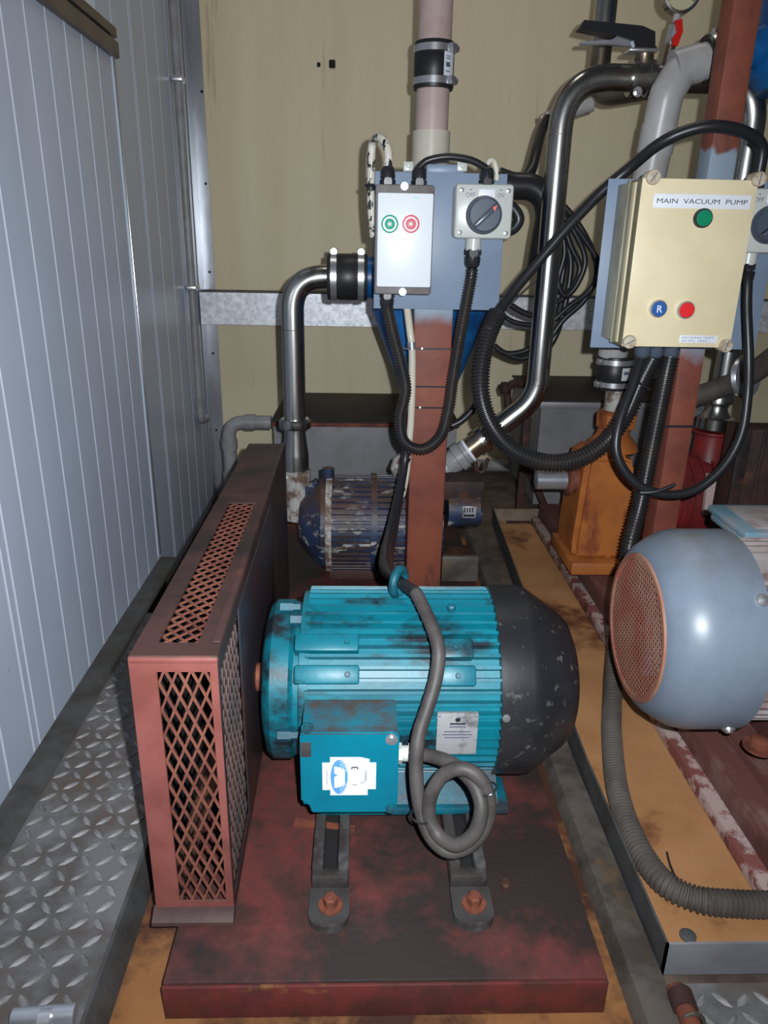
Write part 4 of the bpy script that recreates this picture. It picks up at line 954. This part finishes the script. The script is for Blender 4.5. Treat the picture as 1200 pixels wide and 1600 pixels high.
# ================================================================== RIGHT POST, BOARD, BEIGE BOX
y2 = 1.40
xa, xb = .6025, .6510
zt2 = 1.45
po = thing('board_post', 'tall rust-brown square steel post standing behind the beige control box', 'post', ((xa+xb)/2, y2+.036, .034))
part('post_tube', MB().box((xa, y2, .076), (xb, y2+.052, zt2), .004), post_mat('rust_post_mid_band', (.565, .925), .06), po)
part('post_foot', MB().box((xa-.02, y2-.01, .075), (xb+.02, y2+.062, .082), .002), 'rust_dark', po)
yq = y2-.004
c0, c1 = P(972, 262, y=yq), P(922, 543, y=yq)
bx_l = .5*(c0.x+c1.x); bx_l = c1.x
xr2 = P(1188, 500, y=yq).x
zb_, zt_ = c1.z, P(1180, 268, y=yq).z-.016
bd = part('mounting_board', MB().box((bx_l, yq, zb_), (xr2, yq+.003, zt_), .001), 'board_grey', po)
# beige enclosure with a clear lid
yf = 1.272
e0, e1, e2 = P(1001, 275, y=yf), P(1185, 284, y=yf), P(976, 537, y=yf)
ex0, ex1 = (e0.x+e2.x)/2, (e1.x+P(1141, 548, y=yf).x)/2
ez1, ez0 = (e0.z+e1.z)/2, (e2.z+P(1141, 548, y=yf).z)/2
yb = thing('control_box', 'beige control box labelled for the main vacuum pump on right post', 'control box', ((ex0+ex1)/2, yq, ez0))
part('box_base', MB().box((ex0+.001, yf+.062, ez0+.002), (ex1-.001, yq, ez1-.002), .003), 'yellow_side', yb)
part('inner_panel', MB().box((ex0+.010, yf+.020, ez0+.006), (ex1-.006, yf+.060, ez1-.006), .003), 'yellow_box', yb)
part('box_lid', MB().box((ex0, yf, ez0), (ex1, yf+.004, ez1), .0015), 'yellow_box', yb)
part('clear_side', MB().box((ex0, yf+.004, ez0), (ex0+.003, yf+.062, ez1)).box((ex0+.003, yf+.004, ez1-.003), (ex1, yf+.062, ez1)).box((ex0+.003, yf+.004, ez0), (ex1, yf+.062, ez0+.003)), 'clear', yb)
part('side_highlight', MB().box((ex0-.0015, yf+.026, ez0+.004), (ex0+.002, yf+.044, ez1-.004), .001), 'yellow_box', yb)  # added beige strip, paints the highlight band along the clear side
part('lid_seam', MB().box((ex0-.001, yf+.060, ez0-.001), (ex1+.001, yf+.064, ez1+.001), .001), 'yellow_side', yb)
for px, py in ((1020, 277), (1185, 280), (983, 534), (1133, 540)):
    c = P(px, py, y=yf-.001)
    s_ = part('cover_screw', MB().lathe([(-.02, .0105), (.004, .0115), (.006, .0105), (.0065, .006)], c, -Y, 24), 'screw_cream', yb)
    a = R(random.uniform(20, 90))
    part('screw_slot', MB().box((-.009, -.0004, -.0007), (.009, .0004, .0007), 0, Matrix.Translation(c-Y*.0066) @ Matrix.Rotation(-a, 4, 'Y')), 'ink_soft', s_)
# the label strips
la, lb_ = P(1097, 315, y=yf), 0
wl_ = (P(1173, 316, y=yf)-P(1021, 313, y=yf)).length/2
st = part('name_strip', MB().box((la.x-wl_, yf-.0008, la.z-.0105), (la.x+wl_, yf+.0005, la.z+.0105), .0003), 'paper', yb)
text('name_print', 'MAIN  VACUUM  PUMP', V((la.x, yf-.0008, la.z)), X, Z, .0072, 'ink', st, wl_*1.86)
lc_ = P(1091, 530, y=yf); w2 = (P(1120, 530, y=yf)-P(1061, 527, y=yf)).length/2
st = part('small_strip', MB().box((lc_.x-w2, yf-.0008, lc_.z-.0062), (lc_.x+w2, yf+.0005, lc_.z+.0062), .0003), 'paper', yb)
text('small_print', 'PACKING DEPT', V((lc_.x-.001, yf-.0008, lc_.z+.0026)), X, Z, .0030, 'ink_soft', st, w2*1.7)
text('small_print', 'EX M/C  AREA 1', V((lc_.x-.004, yf-.0008, lc_.z-.0026)), X, Z, .0028, 'ink_soft', st, w2*1.45)
def lamp(px, py, mcap, label, r=.0148, bez='clamp'):
    c = P(px, py, y=yf)
    b_ = part('push_button' if mcap != 'green' else 'indicator_lamp', MB().lathe([(0, r), (.006, r), (.008, r*.93), (.008, r*.8)], c, -Y, 32), bez, yb, label=label)
    part('button_cap', MB().lathe([(.002, r*.84), (.009, r*.84), (.0105, r*.78), (.011, r*.01)], c, -Y, 32), mcap, b_)
    return b_, c
lamp(1097, 341, 'green', 'green indicator lamp', .0150, 'plastic_black')
b_, c = lamp(1027, 482, 'blue', 'blue reset button marked R', .0148)
text('reset_letter', 'R', c-Y*.0112, X, Z, .0115, 'paper', b_, bold=True)
lamp(1070, 484, 'red', 'red stop button', .0148)
glx = [P(px, 551, y=1.335).x for px in (1004, 1024, 1048)]
for gx in glx: gland('bottom_gland', V((gx, 1.335, ez0+.002)), -Z, yb, .0145, .030, 'plastic_dgrey')
# second isolator on the right
a = P(1168, 293, y=yq-.052); b = P(1168, 388, y=yq-.052)
xi0 = a.x-.002
iw = isolator('light grey rotary isolator switch cut off by the right photo edge', yq, xi0, xi0+.100, a.z, a.z-.104)
gland('switch_gland', V((xi0+.030, yq-.026, a.z-.002)), Z, iw, .0125, .030)
# heavy black cable sweeping over the beige box
pts = [V((xi0+.030, yq-.026, a.z+.026)), P(1190, 228, y=1.365), P(1165, 207, y=1.355), P(1120, 197, y=1.35), P(1075, 204, y=1.36), P(1030, 225, y=1.38), P(985, 262, y=1.425), P(940, 300, y=1.44), P(890, 352, y=1.44), P(840, 410, y=1.44), P(800, 458, y=1.43), P(776, 490, y=1.41)]
single('supply_cable', MB().tube(pts, .0098, 14), 'cable', 'thick black cable sweeping from the right isolator across to the hanging conduit', 'cable')
# corrugated conduits from the beige box
pts = [P(778, 491, y=1.405), P(764, 520, y=1.39), P(752, 570, y=1.37), P(752, 620, y=1.35), P(768, 665, y=1.335), P(800, 702, y=1.325), P(850, 722, y=1.32), P(900, 718, y=1.32), P(945, 692, y=1.325), P(978, 648, y=1.33), P(1000, 600, y=1.335), V((glx[1]-.002, 1.335, ez0-.026))]
th = thing('sagging_conduit', 'fat black corrugated conduit sagging between the two control boards', 'conduit', pts[6])
part('corrugated_tube', MB().corr(pts, .0175, .0064), 'conduit_black', th, ang=60)
part('conduit_tie', MB().torus(P(1001, 600, y=1.335), (P(1010, 590, y=1.335)-P(994, 612, y=1.335)), .0205, .0022, 22, 6), 'plastic_black', th)
part('conduit_end', MB().torus(pts[0], (pts[0]-pts[1]), .0155, .0035, 18, 8), 'plastic_black', th)
pts = [V((glx[2], 1.335, ez0-.026)), P(1040, 590, y=1.33), P(1030, 640, y=1.325), P(1016, 710, y=1.315), P(1000, 790, y=1.295), P(984, 850, y=1.27), P(974, 920, y=1.24)]
low = [pts[-1], P(967, 975, y=1.215), P(962, 1025, y=1.175), P(958, 1075, y=1.125), P(956, 1115, z=.034), P(956, 1150, z=.029), P(964, 1230, z=.029), P(988, 1305, z=.029), P(1030, 1372, z=.029), P(1085, 1404, z=.029), P(1150, 1412, z=.029), P(1215, 1414, z=.029)]
th = thing('trailing_hose', 'corrugated hose dropping from the beige box and lying dusty in the tray', 'hose', low[4])
part('hanging_tube', MB().corr(pts, .0165, .0064), 'conduit_black', th, label='black hanging length', ang=60)
part('lying_tube', MB().corr(low, .0168, .0064), 'hose_grey', th, label='dusty grey length', ang=60)
pts = [V((glx[0], 1.335, ez0-.026)), P(990, 600, y=1.315), P(968, 660, y=1.29), P(964, 710, y=1.275), P(990, 752, y=1.265), P(1035, 772, y=1.26), P(1085, 766, y=1.26), P(1130, 730, y=1.265), P(1158, 680, y=1.275), P(1168, 620, y=1.29), P(1170, 560, y=1.30), P(1167, 480, y=1.32), P(1168, 430, y=1.335), V((xi0+.038, yq-.026, a.z-.104-.05))]
th = thing('drooping_cable', 'black cable drooping in a loop below the beige control box', 'cable', pts[5])
part('sheath', MB().tube(pts, .0086, 12), 'cable', th)
part('cable_tail', MB().tube([P(1000, 770, y=1.255), P(1025, 768, y=1.25), P(1055, 757, y=1.25)], .0035, 8), 'cable', th)
zz = P(1060, 666, y=y2).z
single('conduit_tie', MB().box((P(1020, 666, y=y2).x, y2-.003, zz-.0022), (xb+.002, y2-.001, zz+.0022)), 'plastic_black', 'black cable tie pulled across the right rusty post', 'cable tie')

# ================================================================== HANGING BLACK CABLES BEHIND THE BIG PIPE
grp = 'black cables hung in loops behind the stainless pipe'
def hang(label, ptl, r, y):
    single('hanging_cable', MB().tube([P(px, py, y=yy) for px, py, yy in [(q+(y,))[:3] if len(q) == 2 else q for q in ptl]], r, 10), 'cable', label, 'cable', grp)
hang('thick black cable dropping from the white spout to the hung bundle', [(856, 186, 1.97), (846, 205, 1.93), (838, 235, 1.85), (830, 265, 1.80), (815, 284, 1.78), (800, 300)], .0125, 1.77)
hang('heavy black bundle bulging right of the centre isolator', [(776, 282), (800, 290), (828, 292), (848, 306), (856, 335), (850, 372), (842, 420)], .029, 1.765)
hang('outermost black cable of the loops left of the beige box', [(870, 310), (900, 345), (925, 390), (932, 430), (912, 470), (880, 500), (850, 540), (815, 560), (775, 545)], .0070, 1.80)
hang('second black cable of the loops, crossing the girt twice', [(872, 320), (890, 380), (906, 420), (890, 455), (868, 470), (866, 430), (876, 380)], .0074, 1.79)
hang('innermost black cable of the loops beside the stainless pipe', [(864, 330), (880, 370), (892, 410), (884, 470), (870, 520), (850, 555)], .0080, 1.81)
hang('black cable of the loops running straight down behind the big pipe', [(872, 315), (884, 355), (882, 410), (872, 465), (862, 500), (850, 530)], .0080, 1.83)
hang('black cable of the loops curling back up to the bundle', [(866, 318), (897, 362), (914, 405), (903, 442), (884, 462), (872, 440), (882, 395), (876, 350)], .0068, 1.77)
hang('thin black cable of the loops bowing towards the beige box', [(878, 330), (912, 372), (938, 420), (920, 455), (890, 478), (866, 500)], .0066, 1.785)
hang('upper black cable drooping from control board to stainless pipe', [(786, 466), (806, 482), (828, 492), (850, 496)], .0070, 1.80)
hang('lower black cable drooping from control board to stainless pipe', [(780, 488), (800, 502), (828, 508), (852, 510)], .0060, 1.79)
hang('black cable sagging below the girt behind the conduit top', [(772, 540), (790, 552), (815, 550), (836, 540)], .0070, 1.80)
hang('black cable running down beside the centre post to the valve', [(778, 500), (764, 545), (752, 600), (744, 632), (724, 655), (706, 665)], .0085, 1.66)
hang('black knob-ended cable tucked behind the centre isolator', [(779, 316), (797, 322), (808, 334), (810, 346), (800, 358), (782, 360)], .011, 1.475)

hang('thin wire crossing the girt beside the centre control board', [(838, 438), (812, 462), (786, 488)], .0018, 1.62)

# ================================================================== ORANGE AND RED PUMP ON THE RIGHT
yo = 1.68
op = thing('orange_pump', 'orange pump casting with stub pipe below the black coupling', 'pump', (P(950, 840, y=yo).x, yo, .04))
cxo = P(955, 720, y=yo).x
zA, zB, zC, zD = (P(955, py, y=yo).z for py in (610, 640, 668, 700))
part('neck_sleeve', MB().cyl((cxo, yo, zB-.004), (cxo, yo, zA+.005), .032), 'flake_white', op)
part('neck_flange', MB().lathe([(0, .034), (.003, .046), (zB-zC-.008, .048), (zB-zC, .036)], (cxo, yo, zC), Z, 8), 'orange', op)
part('neck', MB().lathe([(0, .062), (.014, .056), (.032, .040), (zC-zD, .034)], (cxo-.004, yo, zD), Z, 28), 'orange', op)
x0o, x1o = P(905, 760, y=yo-.06).x, P(985, 760, y=yo-.06).x
g = MB().prism([(x0o, .10), (x0o-.004, .13), (x0o+.006, zD-.02), (x0o+.016, zD), (x1o-.012, zD), (x1o, zD-.02), (x1o+.010, .13), (x1o+.02, .10)], (0, yo-.075, 0), X, Z, (0, .15, 0))
bmesh.ops.bevel(g.bm, geom=g.bm.edges[:], offset=.012, segments=3, affect='EDGES')
part('pump_casting', g, 'orange', op)
part('casting_rib', MB().prism([(0, .10), (.0, zD-.04), (-.012, zD-.06), (-.035, .12), (-.035, .10)], ((x0o+x1o)/2+.018, yo-.072, 0), -Y, Z, (.012, 0, 0)), 'orange', op)
part('casting_foot', MB().box((x0o-.012, yo-.11, .075), (x1o+.05, yo+.09, .106), .005), 'orange', op)
part('right_volute', MB().lathe([(0, .06), (.02, .072), (.045, .072)], (x1o-.01, yo, .19), X, 36), 'orange', op)
z1_ = P(870, 750, y=yo-.02).z
xs0, xs1 = P(836, 750, y=yo-.02).x, x0o+.004
part('stub_pipe', MB().lathe([(0, .014), (.002, .0225), (xs1-xs0, .0225)], (xs0, yo-.02, z1_), X, 24), 'alu', op)
part('stub_flange', MB().lathe([(0, .030), (.003, .037), (.010, .037), (.013, .028), (.03, .030)], (xs1-.026, yo-.02, z1_), X, 28), 'rust', op)
for q in ((915, 838), (940, 842)):
    c = P(*q, z=.106); part('foot_bolt', MB().hexbolt((c.x, c.y, .106), Z, .009, .010), 'orange', op)
# red pump behind the right post
yr = 1.78
rp = thing('red_pump', 'dark red pump body between the right post and brown guard', 'pump', (P(1100, 780, y=yr).x, yr, .05))
xa2, xb2 = P(1055, 740, y=yr-.08).x, P(1118, 740, y=yr-.08).x
zr0, zr1 = .11, P(1090, 705, y=yr-.08).z
part('red_body', MB().lathe([(0, .05), (0, .108), (xb2-xa2+.02, .108), (xb2-xa2+.02, .05)], (xa2-.02, yr, .205), X, 44), 'dkred', rp)
for k in range(5):
    part('body_rib', MB().lathe([(0, .10), (0, .114), (.006, .114), (.006, .10)], (xa2-.01+.028*k, yr, .205), X, 44), 'dkred', rp)
xn = P(1112, 690, y=yr).x; zn = P(1112, 672, y=yr).z
part('red_neck', MB().lathe([(0, .060), (.03, .045), (zn-.27, .042), (zn-.27+.004, .048), (zn-.26, .048)], (xn, yr, .26), Z, 28), 'dkred', rp)
g = MB().prism([(P(1104, 745, y=1.66).x, .30), (P(1136, 745, y=1.66).x, .30), (P(1126, 800, y=1.66).x, .205), (P(1098, 806, y=1.66).x, .195)], (0, 1.655, 0), X, Z, (0, .012, 0))
part('pale_bracket', g, 'pvc_pink', rp)
part('red_base', MB().box((xa2-.03, yr-.10, .0755), (xb2+.03, yr+.1, .10), .004), 'dkred', rp)
# stainless fittings above it
f = lambda px, py: P(px, py, y=yr)
ft = thing('stainless_fitting', 'stainless union stack standing on the dark red pump', 'pipe', (xn, yr, zn))
zq = [f(1110, py).z for py in (668, 652, 640, 632, 622)]
part('union_stack', MB().lathe([(0, .044), (zq[1]-zq[0], .044), (zq[1]-zq[0]+.003, .034), (zq[2]-zq[0], .024), (zq[3]-zq[0], .024), (zq[3]-zq[0]+.006, .036), (zq[4]-zq[0], .036), (zq[4]-zq[0]+.02, .028)], (xn, yr, zq[0]), Z, 32), 'ss', ft)
part('upper_tube', MB().cyl((xn+.004, yr, zq[4]), (xn+.004, yr, f(1115, 520).z), .026), 'ss', ft)
hg = [P(1080, 622, y=1.70), P(1125, 606, y=1.68), P(1168, 588, y=1.63), P(1235, 540, y=1.52)]
single('dusty_hose', MB().tube(hg, .0235, 18), 'hose_grey', 'dusty dark hose crossing in front of the stainless fittings', 'hose')
cc = P(1167, 589, y=1.632)
cr_ = thing('ring_clamp', 'round bright steel ring clamp around the dusty hose at right edge', 'clamp', cc)
part('clamp_ring', MB().lathe([(0, .030), (0, .046), (.006, .049), (.012, .046), (.012, .030)], cc+V((-.0045, .0085, -.002)), (.45, -.85, .22), 40), 'clamp', cr_)
part('clamp_face', MB().lathe([(0, .030), (.002, .044), (.004, .044), (.006, .030)], cc, (.45, -.85, .22), 40), 'alu', cr_)
part('clamp_screw', MB().hexbolt(cc+V((-.012, -.010, -.030)), -Y, .006, .007), 'clamp', cr_)
# dark brown guard at the right edge
g0 = P(1143, 640, y=1.55)+X*.030
gd2 = thing('brown_guard', 'dark rust-brown belt guard at the right edge behind the grey motor', 'guard', (g0.x+.1, 1.55, .09))
part('guard_face', MB().box((g0.x, 1.55, .09), (g0.x+.30, 1.62, .435), .004), 'rust_dark', gd2)
part('guard_angle', MB().box((g0.x-.004, 1.542, .09), (g0.x+.022, 1.550, .437), .001).box((g0.x+.05, 1.545, .09), (g0.x+.058, 1.550, .437), .001), 'guard_dark', gd2)
part('guard_foot', MB().box((g0.x-.01, 1.53, .076), (g0.x+.32, 1.64, .09), .001), 'rust_dark', gd2)

# ================================================================== GREY MOTOR
gy, gz, gr, gx = .936, .287, .1425, .3985
gm = thing('electric_motor', 'large pale grey electric motor with rusty perforated fan grille', 'motor', (.75, gy, .13))
hr = .1045
part('fan_cowl', MB().lathe([(.0, hr), (.001, hr+.004), (.008, hr+.015), (.022, gr-.013), (.038, gr-.004), (.056, gr), (.122, gr), (.122, gr-.003), (.05, gr-.004), (.014, hr+.010), (.002, hr+.001), (0, hr)], (gx, gy, gz), X, 72, cap=False), 'motor_grey', gm)
# perforated disc: hexagonal cells, each with its own hole
pit = .0080; g = MB(); n_ = int(hr/pit)+3
for i in range(-n_, n_+1):
    for j in range(-n_, n_+1):
        cy_ = (i+.5*(j % 2))*pit; cz_ = j*pit*.866
        if math.hypot(cy_, cz_) > hr-.0045: continue
        Rh = pit/math.sqrt(3); vs = []
        for k in range(6):
            a = R(30+60*k); vs.append((gx-.001, gy+cy_+Rh*math.cos(a), gz+cz_+Rh*math.sin(a)))
        for k in range(6):
            a = R(30+60*k); vs.append((gx-.001, gy+cy_+.0031*math.cos(a), gz+cz_+.0031*math.sin(a)))
        for k in range(6):
            a = R(30+60*k); vs.append((gx-.0002, gy+cy_+.0031*math.cos(a), gz+cz_+.0031*math.sin(a)))
        fs = [(k, (k+1) % 6, 6+(k+1) % 6, 6+k) for k in range(6)]+[(6+k, 6+(k+1) % 6, 12+(k+1) % 6, 12+k) for k in range(6)]
        g.add(vs, fs)
part('fan_grille', g, 'perf', gm, ang=20)
part('grille_rim', MB().lathe([(0, hr-.0075), (-.0022, hr-.006), (-.0022, hr+.001), (.001, hr+.003)], (gx, gy, gz), X, 72, cap=False), 'perf', gm)
part('cowl_shade_liner', MB().lathe([(.004, hr-.001), (.012, hr+.004), (.066, gr-.012), (.068, .02)], (gx, gy, gz), X, 48, cap=False), 'black_hole', gm)  # added black liner, paints the darkness behind the grille holes
fan = part('cooling_fan', MB().lathe([(0, .03), (.004, .032), (.03, .032)], (gx+.022, gy, gz), X, 24), 'fan_blue', gm)
for k in range(7):
    a = 2*PI*k/7+.3; rr = V((0, math.cos(a), math.sin(a))); tt = V((0, -math.sin(a), math.cos(a)))
    part('fan_blade', MB().prism([(.028, -.004), (.082, -.006), (.082, .006), (.028, .004)], V((gx+.018, gy, gz)), rr, tt, (.035, 0, 0)), 'fan_blue', fan)
part('finned_frame', finned(gy, gz, .112, .130, 44, .0052, gx+.100, gx+.50, .05), 'fin_grey', gm, ang=25)
for q in ((1191, 938), (1138, 1138)):
    d = ray(*q); oy, oz = CAM.y-gy, CAM.z-gz; a = d.y**2+d.z**2; b = 2*(oy*d.y+oz*d.z); c = oy*oy+oz*oz-gr*gr; dis = b*b-4*a*c
    p = CAM+d*((-b-math.sqrt(max(dis, 0)))/(2*a)); n = V((0, p.y-gy, p.z-gz)).normalized()
    part('cowl_screw', MB().lathe([(0, .009), (.003, .0085), (.003, .006), (.006, .005), (.007, .002)], p, n, 18), 'clamp', gm)
q0, q1 = P(1118, 806, y=1.12), P(1118, 830, y=1.09)
jb = part('terminal_box', MB().box((q0.x, 1.02, gz+.09), (q0.x+.25, 1.14, q0.z), .006), 'jbox_teal', gm)
part('box_lid', MB().box((q0.x-.004, 1.015, q0.z), (q0.x+.254, 1.145, q0.z+.012), .004), 'jbox_teal', gm)
part('lid_gasket', MB().box((q0.x+.02, 1.03, q0.z+.012), (q0.x+.24, 1.13, q0.z+.0145), .001), 'fin_grey', gm)
part('motor_foot', MB().box((.665, .815, .130), (1.05, .90, .146), .004).prism([(.83, .146), (.845, .146), (.865, .19), (.85, .20)], (.70, 0, 0), Y, Z, (.3, 0, 0)), 'jbox_teal', gm)
part('motor_foot', MB().box((.665, .975, .130), (1.05, 1.055, .146), .004), 'jbox_teal', gm)
c = P(1186, 1168, z=.146)
part('foot_bolt', MB().hexbolt((c.x, max(c.y, .835), .146), Z, .014, .012), 'rust', gm)

# ================================================================== LOOSE BITS AT THE BOTTOM EDGE
a, b = P(1052, 1530, z=.02), P(1092, 1610, z=.035)
pf = thing('pipe_fitting', 'rusty threaded pipe nipple standing on the floor before the right tray', 'pipe', P(1080, 1590, z=.012))
part('nipple', MB().tube([P(1056, 1545, z=.020), P(1070, 1575, z=.022), P(1084, 1612, z=.024)], .0105, 16, 2), 'rust', pf)
part('coupling_sleeve', MB().cyl(P(1062, 1552, z=.021), P(1072, 1580, z=.022), .0135), 'rust_dark', pf)
part('ring', MB().torus(P(1083, 1597, z=.024), (P(1084, 1612, z=.024)-P(1070, 1575, z=.022)), .011, .0025, 20, 8), 'ss_brown', pf)
c = P(1075, 1461, z=.013)
single('scrap_disc', MB().lathe([(0, .010), (.0022, .010), (.003, .008)], c+Z*-.002, Z, 20), 'kerb', 'small dark washer lying inside the front corner of the right tray', 'washer')
c = P(1050, 1352, z=.0118)
single('wood_splinter', MB().tube([P(1042, 1332, z=.012), P(1047, 1352, z=.012), P(1056, 1372, z=.012)], .0018, 6, 2), 'rust_dark', 'thin dark splinter lying on the ochre floor of the right tray', 'splinter')
a, b = P(20, 1592, z=.042), P(118, 1584, z=.042)
pt = thing('floor_bar', 'bright worn steel bar lying on the tread plate at the bottom left corner', 'bar', a)
part('bar_body', MB().cyl(a, b, .010), 'alu', pt)
part('bar_collar', MB().cyl(P(62, 1596, z=.042), P(82, 1594, z=.042), .0118), 'clamp', pt)
